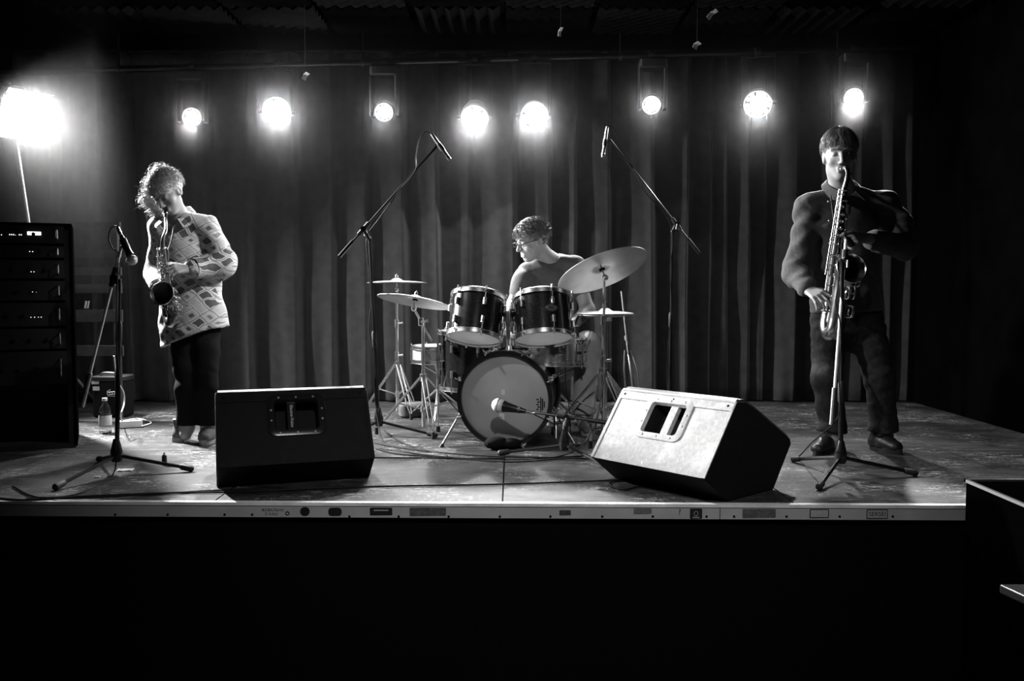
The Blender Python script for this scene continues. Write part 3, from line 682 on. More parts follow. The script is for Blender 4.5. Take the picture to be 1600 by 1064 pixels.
basket('chrome basket stand holding the snare drum', sn, sn.z - .085, .175)
basket('chrome basket stand holding the white side drum', wd, wd.z - .062, .162)
# small clip microphone on the snare rim
cp = at(906, 514, 1.68); tm = T('clip_microphone', 'small black clip microphone by the rim of the badged rack tom', 'microphone', cp)
MB().tube([at(893, 518, 1.68), at(897, 506, 1.68), at(903, 494, 1.68)], [.013, .0125, .009], 12).build('body', M_['rubber'], tm)
MB().tube(catmull([at(893, 518, 1.68), at(890, 524, 1.68), at(884, 530, 1.69)], 4), .006, 8).build('gooseneck', M_['rubber'], tm)
MB().rbox(at(902, 518, 1.69), (.022, .022, .07), .008).build('rim_clamp', M_['rubber'], tm)
cable('clip_cable', [at(903, 493, 1.68), at(907, 491, 1.68), at(915, 499, 1.69), at(922, 515, 1.70), at(918, 528, 1.69), at(908, 534, 1.68), at(892, 532, 1.67), at(884, 545, 1.66), at(884, 600, 1.60), at(889, 635, 1.45), onfloor(892, 682, .006)], .0026, 'thin cable looping from the clip microphone down to the floor')
# cymbals and stands
def cymbal(name, label, c, n, R, bell=.05, m='cymbal', bow=.022):
    c = V(c); t = T(name, label, 'cymbal', c, 0, 'cymbals of the kit'); M = place(c, n)
    prof = [(.006, .0), (bell * .5, -.004), (bell * .9, -.016), (bell * 1.15, -.021)]
    for k in range(1, 7): u = k / 6; prof.append((lerp(bell * 1.15, R, u), -.021 - bow * u * u))
    back = [(r, z - .0022) for r, z in reversed(prof)]
    MB().lathe(prof + back + [prof[0]], M, 56, False).build('plate', M_[m], t)
    return M
def tripod(t, base, apex, spread, angs, brace_z=None):
    base = V(base); A = base + V((0, 0, apex))
    MB().bar(base + V((0, 0, .03)), A + V((0, 0, .05)), .0135).build('lower_tube', M_['chrome'], t)
    MB().bar(A - V((0, 0, .022)), A + V((0, 0, .022)), .024, n=12).build('leg_collar', M_['chrome'], t)
    slide = base + V((0, 0, apex * .42)); MB().bar(slide - V((0, 0, .018)), slide + V((0, 0, .018)), .02, n=12).build('sliding_collar', M_['chrome'], t)
    for a in angs:
        d = V((math.cos(a), math.sin(a), 0)); sd = V((-d.y, d.x, 0)); f = base + d * spread + V((0, 0, .03)); m = lerp(A + d * .02, f, .5)
        lg = MB()
        kn = lerp(A, f, .86) + V((0, 0, .0))
        for s in (-1, 1):
            lg.tube([A + d * .02 + sd * .013 * s, lerp(A + d * .02, f, .8) + sd * .013 * s, f + sd * .004 * s], .0052, 6)
        lg = lg.build('leg', M_['chrome'], t)
        MB().bar(f - V((0, 0, .03)), f + V((0, 0, .012)), .013, .011).build('rubber_foot', M_['rubber'], lg)
        MB().tube([m + sd * .0, slide + d * .018], .0055, 6).build('brace', M_['chrome'], t)
def cym_stand(label, base, top, apex=.36, spread=.3, angs=(0.3, 2.4, 4.5), tilt=(0, 0, 1), boom=None, name='cymbal_stand'):
    base, top = V(base), V(top); t = T(name, label, 'cymbal stand', base); tripod(t, base, apex, spread, angs)
    head = boom if boom is not None else V((base.x, base.y, 0)); n = V(tilt).normalized()
    low = top - n * .085
    if boom is not None:
        b = V(boom); MB().bar(base + V((0, 0, apex)), (base.x, base.y, b.z), .0105).build('upper_tube', M_['chrome'], t)
        e = (low - b).normalized(); MB().bar(b - e * .14, low, .0068).build('boom_arm', M_['chrome'], t)
        MB().rbox(b, (.035, .035, .05), .01).build('boom_clamp', M_['chrome'], t)
        MB().bar(b + V((0, -.02, 0)), b + V((.05, -.03, .01)), .005, .009, 8).build('wing_nut', M_['chrome'], t)
    else:
        MB().bar(base + V((0, 0, apex)), (base.x, base.y, lerp(apex, low.z, .55)), .0115).build('middle_tube', M_['chrome'], t)
        MB().bar((base.x, base.y, lerp(apex, low.z, .5)), (base.x, base.y, low.z), .0085).build('upper_tube', M_['chrome'], t)
        for z in (lerp(apex, low.z, .12), lerp(apex, low.z, .55)):
            MB().bar((base.x, base.y, z - .028), (base.x, base.y, z + .028), .019, n=12).build('memory_lock', M_['chrome'], t)
            MB().bar((base.x, base.y - .012, z), (base.x + .045, base.y - .02, z + .006), .006, .010, 8).build('wing_nut', M_['chrome'], t)
    MB().sphere(low, .019, 10).build('tilter', M_['chrome'], t)
    MB().bar(low, top + n * .03, .004, n=8).build('cymbal_rod', M_['steel'], t)
    MB().bar(top - n * .035, top - n * .026, .017, n=14).build('felt', M_['matt'], t)
    MB().bar(top + n * .004, top + n * .02, .013, .009, n=10).build('top_nut', M_['chrome'], t)
    return t
ca = at(650, 461, 1.88); na = V((.16, .17, 1)).normalized()
cymbal('crash_cymbal', 'thin crash cymbal dipping towards the rack tom', ca, na, .235, .05)
cym_stand('chrome boom cymbal stand with double-braced legs under the dipping crash cymbal', onfloor(662, 674), ca, .34, .30, (3.5, 5.0, .2), na, boom=at(658, 503, 1.88))
cb = at(620, 434, 2.62); cymbal('ride_cymbal', 'flat edge-on cymbal standing farthest back, behind the crash cymbal', cb, (0, .02, 1), .21, .045, bow=.014)
cym_stand('chrome straight cymbal stand farthest back, beside the tall boom stand', V((cb.x, 2.62, 0)), cb, .36, .26, (3.6, 5.2, 1.2))
cc = at(938, 414, 1.62); nc = V((-.355, .42, 1)).normalized()
cymbal('ride_cymbal', 'largest cymbal, tilted with its lit underside to the viewer beside the drummer', cc, nc, .278, .06, bow=.018)
sb = V((at(943, 600, 1.62).x, 1.62, 0))
cym_stand('chrome cymbal stand carrying the largest tilted cymbal', sb, cc, .40, .34, (4.4, .4, 2.6), nc)
chh = at(946, 485, 1.96); hh = T('hi_hat_stand', 'chrome hi-hat stand half hidden behind the largest cymbal stand', 'cymbal stand', (chh.x, chh.y, 0)); tripod(hh, (chh.x, chh.y, 0), .34, .27, (.5, 2.5, 5.2))
MB().bar((chh.x, chh.y, .34), (chh.x, chh.y, chh.z - .04), .010).build('upper_tube', M_['chrome'], hh); MB().bar((chh.x, chh.y, chh.z - .05), (chh.x, chh.y, chh.z + .13), .0035).build('pull_rod', M_['steel'], hh)
MB().bar((chh.x, chh.y, chh.z + .012), (chh.x, chh.y, chh.z + .05), .012).build('clutch', M_['chrome'], hh)
pdl = MB().box((chh.x - .1, chh.y + .16, .03), (.08, .28, .012), Euler((.12, 0, .5)).to_matrix()).build('pedal', M_['chrome'], hh)
cymbal('hi_hat_cymbal', 'upper of the two flat hi-hat cymbals', chh + V((0, 0, .016)), (0, 0, 1), .178, .045, bow=.012)
cymbal('hi_hat_cymbal', 'lower of the two flat hi-hat cymbals', chh + V((0, 0, -.062)), (0, 0, -1), .178, .045, bow=.012)
# folded spare stand leaning by the curtain
fs = T('folded_stand', 'folded chrome stand leaning before the curtain beside the hi-hat', 'folded stand', onfloor(992, 648)); fb_ = onfloor(992, 648)
tp = at(971, 455, fb_.y + .1); MB().bar(fb_ + V((0, 0, .1)), lerp(fb_, tp, .62), .011).build('lower_tube', M_['chrome'], fs); MB().bar(lerp(fb_, tp, .6), tp, .007).build('upper_tube', M_['steel'], fs)
MB().bar(lerp(fb_, tp, .6), lerp(fb_, tp, .64), .018).build('memory_lock', M_['chrome'], fs)
for s, e in ((-1, .05), (0, .07), (1, .055)):
    a = lerp(fb_, tp, .52); f = fb_ + V((s * e, -.03 * (s == 0), .012)); MB().tube([a + V((s * .02, 0, 0)), lerp(a, f, .3) + V((s * .03, -.02, 0)), f], .007, 6).build('leg', M_['chrome'], fs)
# drum throne and bass pedal
th = T('drum_throne', 'round black drum throne under the drummer', 'stool', (.26, 2.28, 0))
MB().lathe([(.001, .42), (.15, .42), (.165, .435), (.165, .475), (.15, .49), (.001, .492)], Matrix.Translation((.26, 2.28, 0)), 28).build('seat', M_['black'], th)
MB().bar((.26, 2.28, .1), (.26, 2.28, .42), .014).build('post', M_['chrome'], th)
for a in (.4, 2.5, 4.6): MB().bar((.26, 2.28, .26), (.26 + .25 * math.cos(a), 2.28 + .25 * math.sin(a), .012), .008).build('leg', M_['chrome'], th)
bp = T('bass_pedal', 'chrome kick pedal at the back of the bass drum', 'pedal', (bc.x + .02, bc.y + .3, 0))
MB().box((bc.x + .03, bc.y + .36, .035), (.085, .28, .012), Euler((.14, 0, 0)).to_matrix()).build('footboard', M_['chrome'], bp)
for s in (-1, 1): MB().bar((bc.x + .03 + s * .05, bc.y + .25, .01), (bc.x + .03 + s * .05, bc.y + .25, .16), .008).build('upright', M_['chrome'], bp)
MB().bar((bc.x + .03, bc.y + .25, .16), (bc.x + .03, bc.y + .22, .3), .005).build('beater_rod', M_['chrome'], bp)
MB().sphere((bc.x + .03, bc.y + .225, .3), .02).build('beater', M_['white'], bp)
# spare kit bag on the floor by the stands
tag(MB().rbox(onfloor(648, 640, .05), (.22, .14, .10), .04, Euler((0, 0, .3)).to_matrix()).build('kit_bag', mat('grey_canvas', .12, .9, noise=.3), None), 'grey canvas bag lying on the floor behind the cymbal stands', 'bag')
# ------------------------------------------------------------------ people: bodies and clothes grown as distance fields, one continuous surface each
class Field:
    def __init__(s, lo, hi, h):
        s.h = h; s.lo = np.array(lo, np.float32); n = np.ceil((np.array(hi) - np.array(lo)) / h).astype(int) + 1; s.n = n
        s.d = np.full(n, .06, np.float32); s.ax = [s.lo[i] + h * np.arange(n[i], dtype=np.float32) for i in range(3)]
    def blk(s, lo, hi, pad):
        sl = []
        for i in range(3):
            a = int(np.clip(np.floor((lo[i] - pad - s.lo[i]) / s.h), 0, s.n[i])); b = int(np.clip(np.ceil((hi[i] + pad - s.lo[i]) / s.h) + 1, 0, s.n[i])); sl.append(slice(a, b))
        if any(q.stop <= q.start for q in sl): return None, None
        X = np.meshgrid(*[s.ax[i][sl[i]] for i in range(3)], indexing='ij', copy=False); return tuple(sl), X
    def mix(s, sl, e, k, sub=False):
        d = s.d[sl]
        if sub:
            e = -e; hh = np.clip(.5 - .5 * (e - d) / k, 0, 1) * -1 + 1; s.d[sl] = d * (1 - hh) + e * hh + k * hh * (1 - hh)
        else:
            hh = np.clip(.5 + .5 * (e - d) / k, 0, 1); s.d[sl] = e * (1 - hh) + d * hh - k * hh * (1 - hh)
    def cone(s, a, b, ra, rb, k=.02, sq=None, sub=False):
        a, b = V(a), V(b); R = max(ra, rb) * (1 if sq is None else max(1, sq[1])); lo = [min(a[i], b[i]) - R for i in range(3)]; hi = [max(a[i], b[i]) + R for i in range(3)]
        sl, X = s.blk(lo, hi, k + .02)
        if sl is None: return s
        ba = b - a; L2 = max(ba.dot(ba), 1e-9); P = [X[i] - a[i] for i in range(3)]
        t = np.clip((P[0] * ba.x + P[1] * ba.y + P[2] * ba.z) / L2, 0, 1); Q = [P[i] - t * ba[i] for i in range(3)]
        if sq is not None:
            n, f = V(sq[0]).normalized(), sq[1]; c = Q[0] * n.x + Q[1] * n.y + Q[2] * n.z; g = (1 / f - 1); Q = [Q[i] + n[i] * c * g for i in range(3)]
        s.mix(sl, np.sqrt(Q[0] ** 2 + Q[1] ** 2 + Q[2] ** 2) - (ra + (rb - ra) * t), k, sub); return s
    def chain(s, pts, rad, k=.02, sq=None):
        for i in range(len(pts) - 1): s.cone(pts[i], pts[i + 1], rad[i], rad[i + 1], k, sq)
        return s
    def ell(s, c, r, R=None, k=.02, sub=False):
        c = V(c); m = max(r); sl, X = s.blk([q - m for q in c], [q + m for q in c], k + .02)
        if sl is None: return s
        P = [X[i] - c[i] for i in range(3)]
        if R is not None: Ri = R.transposed(); P = [Ri[i][0] * P[0] + Ri[i][1] * P[1] + Ri[i][2] * P[2] for i in range(3)]
        k0 = np.sqrt((P[0] / r[0]) ** 2 + (P[1] / r[1]) ** 2 + (P[2] / r[2]) ** 2); k1 = np.sqrt((P[0] / r[0] ** 2) ** 2 + (P[1] / r[1] ** 2) ** 2 + (P[2] / r[2] ** 2) ** 2) + 1e-6
        s.mix(sl, k0 * (k0 - 1) / k1, k, sub); return s
    def cut(s, p, n, wob=None):
        """keep what lies behind the plane"""
        p, n = V(p), V(n).normalized(); X = np.meshgrid(*s.ax, indexing='ij', copy=False)
        e = (X[0] - p.x) * n.x + (X[1] - p.y) * n.y + (X[2] - p.z) * n.z
        if wob is not None: e = e + wob(*X)
        s.d = np.maximum(s.d, e.astype(np.float32)); return s
    def disp(s, fn):
        X = np.meshgrid(*s.ax, indexing='ij', copy=False); m = np.abs(s.d) < .05
        s.d[m] += fn(X[0][m], X[1][m], X[2][m]) if False else fn(*[np.broadcast_to(q, s.d.shape)[m] for q in X]); return s
    def surf(s, smooth=2):
        d = s.d; ins = d < 0; n = s.n
        c = ins[:-1, :-1, :-1].astype(np.int8)
        for a in ((1, 0, 0), (0, 1, 0), (0, 0, 1), (1, 1, 0), (1, 0, 1), (0, 1, 1), (1, 1, 1)):
            c = c + ins[a[0]:n[0] - 1 + a[0], a[1]:n[1] - 1 + a[1], a[2]:n[2] - 1 + a[2]]
        act = (c > 0) & (c < 8); idx = np.full(act.shape, -1, np.int64); I = np.argwhere(act); idx[act] = np.arange(len(I))
        acc = np.zeros((len(I), 3)); cnt = np.zeros(len(I))
        cor = [(0, 0, 0), (1, 0, 0), (0, 1, 0), (0, 0, 1), (1, 1, 0), (1, 0, 1), (0, 1, 1), (1, 1, 1)]
        val = {q: d[I[:, 0] + q[0], I[:, 1] + q[1], I[:, 2] + q[2]].astype(np.float64) for q in cor}
        for a in cor:
            for ax in range(3):
                if a[ax]: continue
                b = list(a); b[ax] = 1; b = tuple(b); va, vb = val[a], val[b]; m = (va < 0) != (vb < 0)
                t = np.where(m, va / np.where(m, va - vb, 1), 0); pt = np.array(a, float)[None] + t[:, None] * np.eye(3)[ax][None]
                acc += np.where(m[:, None], pt, 0); cnt += m
        verts = (I + acc / cnt[:, None]) * s.h + s.lo
        quads = []
        for ax in range(3):
            sl0 = [slice(None)] * 3; sl1 = [slice(None)] * 3; sl0[ax] = slice(0, -1); sl1[ax] = slice(1, None)
            A, B = ins[tuple(sl0)], ins[tuple(sl1)]; E = np.argwhere(A != B); u, w = [(1, 2), (2, 0), (0, 1)][ax]
            ok = (E[:, u] > 0) & (E[:, w] > 0) & (E[:, u] < n[u] - 1) & (E[:, w] < n[w] - 1); E = E[ok]
            if not len(E): continue
            def g(du, dw):
                q = E.copy(); q[:, u] += du; q[:, w] += dw; return idx[q[:, 0], q[:, 1], q[:, 2]]
            f = np.stack([g(-1, -1), g(0, -1), g(0, 0), g(-1, 0)], 1); fl = ~A[E[:, 0], E[:, 1], E[:, 2]]
            f[fl] = f[fl][:, ::-1]; quads.append(f)
        Q = np.concatenate(quads); Q = Q[(Q >= 0).all(1)]
        for _ in range(smooth):
            s2 = np.zeros_like(verts); c2 = np.zeros(len(verts))
            for i in range(4):
                np.add.at(s2, Q[:, i], verts[Q[:, (i + 1) % 4]]); np.add.at(c2, Q[:, i], 1)
            verts = np.where(c2[:, None] > 0, verts * .5 + .5 * s2 / np.maximum(c2, 1)[:, None], verts)
        return verts, Q
    def build(s, name, m, parent, smooth=2):
        v, q = s.surf(smooth); return mesh_np(name, v, q, m, parent)

def rot(yaw=0, pitch=0, roll=0):
    """head/hand frame: x = person's left... columns are right(+x), forward(+y), up(+z) of the local frame; yaw 0 faces the viewer"""
    base = Matrix(((-1, 0, 0), (0, -1, 0), (0, 0, 1)))          # forward = -Y
    return Matrix.Rotation(yaw, 3, 'Z') @ base @ Matrix.Rotation(pitch, 3, 'X') @ Matrix.Rotation(roll, 3, 'Y')
def head(F, c, R, s=1.0, mouth_open=0, nose=1., jaw=1.):
    c = V(c); P = lambda x, y, z: c + R @ (V((x, y, z)) * s); E = lambda p, r, k=.012, sub=False: F.ell(P(*p), [q * s for q in r], R, k, sub)
    E((0, -.018, .035), (.074, .092, .083)); E((0, .018, .0), (.066, .078, .085), .02); E((0, .03, -.055), (.052 * jaw, .056, .062), .02)
    E((0, .052, -.098), (.030 * jaw, .028, .022), .018); E((0, .05, .05), (.058, .042, .045), .02)
    for x in (-1, 1):
        E((x * .042, .058, -.028), (.022, .024, .022), .016)
        E((x * .031, .098, .006), (.017, .014, .012), .010, True)
        E((x * .031, .079, .004), (.0155, .0135, .0115), .004)
        F.cone(P(x * .012, .092, .026), P(x * .048, .082, .024), .0075 * s, .006 * s, .008)
        E((x * .074, -.008, -.004), (.010, .022, .032), .008); E((x * .080, -.004, -.002), (.004, .011, .018), .006, True)
    F.cone(P(0, .092, .014), P(0, .113 * nose, -.030), .0075 * s, .0105 * s, .010)
    E((0, .112 * nose, -.034), (.0115, .012, .0095), .006)
    for x in (-1, 1): E((x * .012, .100, -.038), (.008, .009, .007), .006)
    F.cone(P(-.018, .086, -.064), P(.018, .086, -.064), .0065 * s, .0065 * s, .006); F.cone(P(-.015, .084, -.077), P(.015, .084, -.077), .0075 * s, .0075 * s, .006)
    E((0, .096, -.0705), (.020, .010, .0022), .003, True)
    return P
def hand(F, w, R, curl=(.5, .5, .5, .5), s=1.0, spread=.02, thumb=(.5, .2), mirror=1):
    """w wrist; R columns: x thumb side, y along the fingers, z back of hand"""
    w = V(w); P = lambda x, y, z: w + R @ (V((x * mirror, y, z)) * s)
    F.cone(P(0, -.035, 0), P(0, .012, 0), .024 * s, .024 * s, .012, (R.col[2], .72))
    L = (.042, .047, .043, .034)
    for i in range(4):
        x = .031 - .0205 * i; kn = (x, .086 - .004 * abs(i - 1.2) ** 1.5, .004)
        F.cone(P(x * .55, .015, 0), P(*kn), .0135 * s, .0105 * s, .012)
        a = curl[i]; p = V(kn); ang = a * .7; sp = (1.5 - i) * spread
        for j, f in enumerate((1., .68, .52)):
            q = p + V((sp * .5 * f * .4, math.cos(ang) * L[i] * f, -math.sin(ang) * L[i] * f))
            F.cone(P(*p), P(*q), (.0093 - .0009 * j) * s, (.0086 - .001 * j) * s, .004); p = q; ang += a
    p = V((.020, .018, -.004)); dirs = [(.65, .72, -.25), (.42, .85, -.35 * thumb[0] - .1), (.1, .88, -.5 * thumb[0])]
    for j, (l, d) in enumerate(zip((.042, .034, .027), dirs)):
        q = p + V(d).normalized() * l; F.cone(P(*p), P(*q), (.0135 - .002 * j) * s, (.0118 - .0022 * j) * s, .008); p = q
    return P
def hframe(y, z):
    y = V(y).normalized(); z = V(z); z = (z - y * z.dot(y)).normalized(); return Matrix((y.cross(z), y, z)).transposed()
def strands(name, roots, m, parent, r=.0011, n=3):
    """roots: list of point lists; one thin tapered hair each"""
    mb = MB()
    for pts in roots:
        k = len(pts); mb.tube(pts, [r * (1 - .75 * (i / (k - 1))) for i in range(k)], n, False)
    me = mb.mesh(name, base_matrix(parent).inverted(), 180) if False else None
    o = bpy.data.meshes.new(name); Mi = base_matrix(parent).inverted(); o.from_pydata([tuple(Mi @ p) for p in mb.v], [], mb.f); o.update(); o.materials.append(m)
    ob = bpy.data.objects.new(name, o); COL.objects.link(ob); ob.parent = parent; return ob
def hair_mat(name, g, rough=.35):
    m = mat(name, g, rough, spec=.6); nt = m.node_tree; b = nt.nodes['Principled BSDF']
    return m
def folds(fx, fy, fz, amp, ph=0.):
    return lambda x, y, z: amp * ((1 - 2 * np.abs(np.sin(.5 * (fx * x + fz * z * .6 + ph + 1.7 * np.sin(fz * .35 * z + 9 * y))))) * .7 + np.sin(fz * z - fx * .5 * x + fy * y + ph * 2 + 1.3 * np.sin(14 * x)) * .5) * (.55 + .45 * np.sin(5 * z + 4 * x + ph))
def shoe(name, heel, toe, m, sole, parent, w=.047, lace=True):
    heel, toe = V(heel), V(toe); heel.z = toe.z = 0; e = (toe - heel).normalized(); sd = V((-e.y, e.x, 0)); L = (toe - heel).length
    lo = [min(heel[i], toe[i]) - .08 for i in range(2)] + [-.01]; hi = [max(heel[i], toe[i]) + .08 for i in range(2)] + [.17]
    F = Field(lo, hi, .0045)
    F.cone(heel + e * .045 + V((0, 0, .042)), heel + e * (L * .55) + V((0, 0, .045)), .046, .046, .02, (sd, .88)); F.cone(heel + e * (L * .5) + V((0, 0, .045)), heel + e * (L - .045) + V((0, 0, .034)), .046, .036, .02, (sd, 1.1))
    F.cone(heel + e * .05 + V((0, 0, .05)), heel + e * .065 + V((0, 0, .13)), .042, .043, .02, (sd, .86))
    F.cut((0, 0, .024), (0, 0, -1)); F.cut((0, 0, .135), (0, 0, 1))
    o = F.build(name, m, parent, 1)
    pts = []; N = 28
    for k in range(N):
        a = 2 * PI * k / N; u = math.cos(a); v = math.sin(a); wd = w * (1.02 if u > 0 else .84); pts.append(heel + e * (L / 2 + u * L / 2 * .98) + sd * (v * wd * (1 - .25 * max(0, u) ** 3)))
    mb = MB().rings([[p * 1 + V((0, 0, z)) if True else p for p in pts] for z in (.001, .024, .030)]); mb.build('sole', sole, o)
    if lace:
        for k in range(4):
            c = heel + e * (L * (.40 + .09 * k)) + V((0, 0, .102 - .014 * k)); MB().tube([c - sd * .026 - V((0, 0, .008)), c + V((0, 0, .004)), c + sd * .026 - V((0, 0, .008))], .003, 5).build('lace', M_['white'] if lace == 2 else M_['steel'], o)
    return o

def collar(c, rx, ry, m, par, open_=.9):
    for sg in (-1, 1):
        A = []; B = []; n = 14
        for i in range(n + 1):
            u = i / n; th = PI / 2 + sg * u * (PI - .42 * open_); dn = smooth01((u - .25) / .75)
            a = V((rx * math.cos(th), ry * math.sin(th) * (1 + .25 * dn), .028 - .085 * dn)); w = .036 + .030 * smooth01((u - .55) / .45)
            o = V((math.cos(th) * .75, math.sin(th) * .55, 0)) * w + V((sg * -.018 * smooth01((u - .7) / .3), 0, -w * .72)); A.append(c + a); B.append(c + a + o)
        k = n + 1; mb = MB(); t2 = V((0, 0, -.006))
        mb.add(A + B + [p + t2 for p in A] + [p + t2 for p in B], [(i, i + 1, k + i + 1, k + i) for i in range(n)] + [(2 * k + i, 3 * k + i, 3 * k + i + 1, 2 * k + i + 1) for i in range(n)] + [(k + i, k + i + 1, 3 * k + i + 1, 3 * k + i) for i in range(n)] + [(i, 2 * k + i, 2 * k + i + 1, i + 1) for i in range(n)] + [(n, k + n, 3 * k + n, 2 * k + n)])
        mb.build('collar', m, par)
M_['hairblond'] = hair_mat('light_hair', .22); M_['hairdark'] = hair_mat('brown_hair', .16); M_['hairfair'] = hair_mat('fair_curly_hair', .55)
# ================================================================== the man with the tenor saxophone
YM = 1.22
G = lambda px, py, dy=0.: at(px, py, YM + dy)
hm0 = G(1312, 243, -.02); RH = rot(math.radians(-14), math.radians(-6), math.radians(3))
man = T('person', 'person in a dark overshirt and jeans playing a tenor saxophone', 'person', (G(1330, 700).x, YM, 0))
xs0, xs1 = G(1200, 400).x, G(1460, 400).x
F = Field((xs0, YM - .48, 0), (xs1, YM + .30, 1.86), .0052)
PH = head(F, hm0, RH, 1.09)
nk = G(1316, 297, .05)
F.cone(hm0 + V((0, .035, -.07)), nk, .058, .062, .03)
chest, belly, hip = G(1316, 350, .06), G(1318, 420, .06), G(1322, 480, .06)
F.chain([nk, chest, belly, hip], [.062, .135, .13, .135], .04, ((0, 1, 0), .72))
shl, shr = G(1262, 326, .05), G(1382, 320, .05)
ell, wrl = G(1246, 425, .02), G(1262, 452, -.17)
elr, wrr = G(1410, 385, -.0), G(1352, 372, -.24)
for sh, el, wr in ((shl, ell, wrl), (shr, elr, wrr)): F.chain([nk + (sh - nk) * .5 + V((0, 0, -.03)), sh + V((0, 0, -.01)), el, wr], [.04, .046, .043, .028], .03)
kl, al_, kr, ar_ = G(1292, 590, -.02), G(1300, 690, .02), G(1374, 590, -.02), G(1380, 690, .02)
F.chain([G(1298, 490, .06), kl, V((al_.x, al_.y, .09)), V((al_.x, al_.y - .03, .05))], [.08, .055, .042, .04], .04); F.chain([G(1350, 490, .06), kr, V((ar_.x, ar_.y, .09)), V((ar_.x, ar_.y - .03, .05))], [.08, .055, .042, .04], .04)
# hands on the saxophone
hand(F, wrl, hframe(G(1286, 466, -.27) - wrl, (-.35, -.75, .75)), (.55, .6, .62, .6), 1.0, .03, (.6, .2), mirror=-1)
hand(F, wrr, hframe(G(1322, 372, -.30) - wrr, (.1, -.85, .5)), (.75, .8, .85, .9), 1.0, .02, (.6, .2), mirror=1)
F.build('body', M_['skin'], man, 2)
# overshirt
F = Field((xs0, YM - .46, .62), (xs1, YM + .32, 1.60), .0058)
F.chain([G(1316, 313, .05), chest, belly, G(1322, 492, .05)], [.088, .176, .185, .19], .05, ((0, 1, 0), .74))
F.chain([G(1292, 312, .05), shl, ell, lerp(ell, wrl, .9)], [.062, .066, .070, .050], .04); F.chain([G(1342, 310, .05), shr, G(1402, 352, .03), elr, lerp(elr, wrr, .78)], [.062, .068, .074, .072, .05], .04)
F.ell(G(1403, 376, 0), (.07, .08, .065), None, .04); F.ell(G(1244, 425, 0), (.06, .07, .08), None, .04)
F.cone(G(1322, 482, .05), G(1322, 520, .05), .19, .19, .03, ((0, 1, 0), .72))
F.disp(folds(24, 20, 26, .007, .4)); F.disp(folds(46, 36, 60, .006, 2.)); F.disp(folds(20, 60, 110, .003, 5.))
F.ell(nk + V((0, -.05, .05)), (.062, .085, .09), None, .012, True)
F.cut(G(1322, 487, .05), (0, 0, -1), lambda x, y, z: .008 * np.sin(9 * x + 2))
M_['overshirt'] = mat('dark_cotton_overshirt', .085, .85, spec=.15, noise=.2, nscale=60, bump=.3, bscale=9, sheen=.2, bdist=.03)
ov = F.build('overshirt', M_['overshirt'], man, 1)
collar(nk + V((0, -.005, .040)), .084, .088, M_['overshirt'], ov, .9)
for py in (315, 345, 380): MB().lathe([(.001, .003), (.006, .003), (.007, 0)], place(G(1295 + (py - 315) * .03, py, -.10 - (.03 if py > 330 else .0)), (0, -1, .2)), 12).build('button', M_['steel'], ov)
def cuff(w, e, r, mt, par, L=.05):
    d = (w - e).normalized(); MB().tube([w - d * L, w - d * (L - .006), w - d * .004, w], [r, r + .005, r + .005, r - .004], 18).build('cuff', mt, par)
cuff(lerp(ell, wrl, .93), ell, .041, M_['overshirt'], ov); cuff(lerp(elr, wrr, .82), elr, .042, M_['overshirt'], ov)
# jeans
F = Field((xs0, YM - .22, .06), (xs1, YM + .30, .95), .006)
F.cone(G(1318, 478, .05), G(1326, 505, .05), .165, .165, .04, ((0, 1, 0), .7))
for k_, hx, a_, ft_ in ((kl, 1296, al_, -1), (kr, 1352, ar_, 1)):
    F.chain([G(hx, 500, .05), k_, V((a_.x, a_.y, .12)), V((a_.x, a_.y, .07))], [.102, .078, .072, .070], .035)
F.disp(folds(18, 22, 46, .009, 1.)); F.disp(folds(40, 44, 90, .004, 3.)); F.cut((0, 0, .105), (0, 0, -1), lambda x, y, z: .006 * np.sin(30 * x))
M_['denim'] = mat('dark_denim', .045, .9, spec=.1, noise=.3, nscale=40, bump=.4, bscale=10, bdist=.03); F.build('jeans', M_['denim'], man, 1)
M_['boot'] = mat('black_leather', .022, .4); M_['solebk'] = mat('black_sole', .02, .7)
shoe('shoe', V((al_.x + .03, al_.y + .06, 0)), onfloor(1276, 715) + V((0, .02, 0)), M_['boot'], M_['solebk'], man); shoe('shoe', V((ar_.x - .05, ar_.y + .06, 0)), onfloor(1412, 712) + V((0, .02, 0)), M_['boot'], M_['solebk'], man)
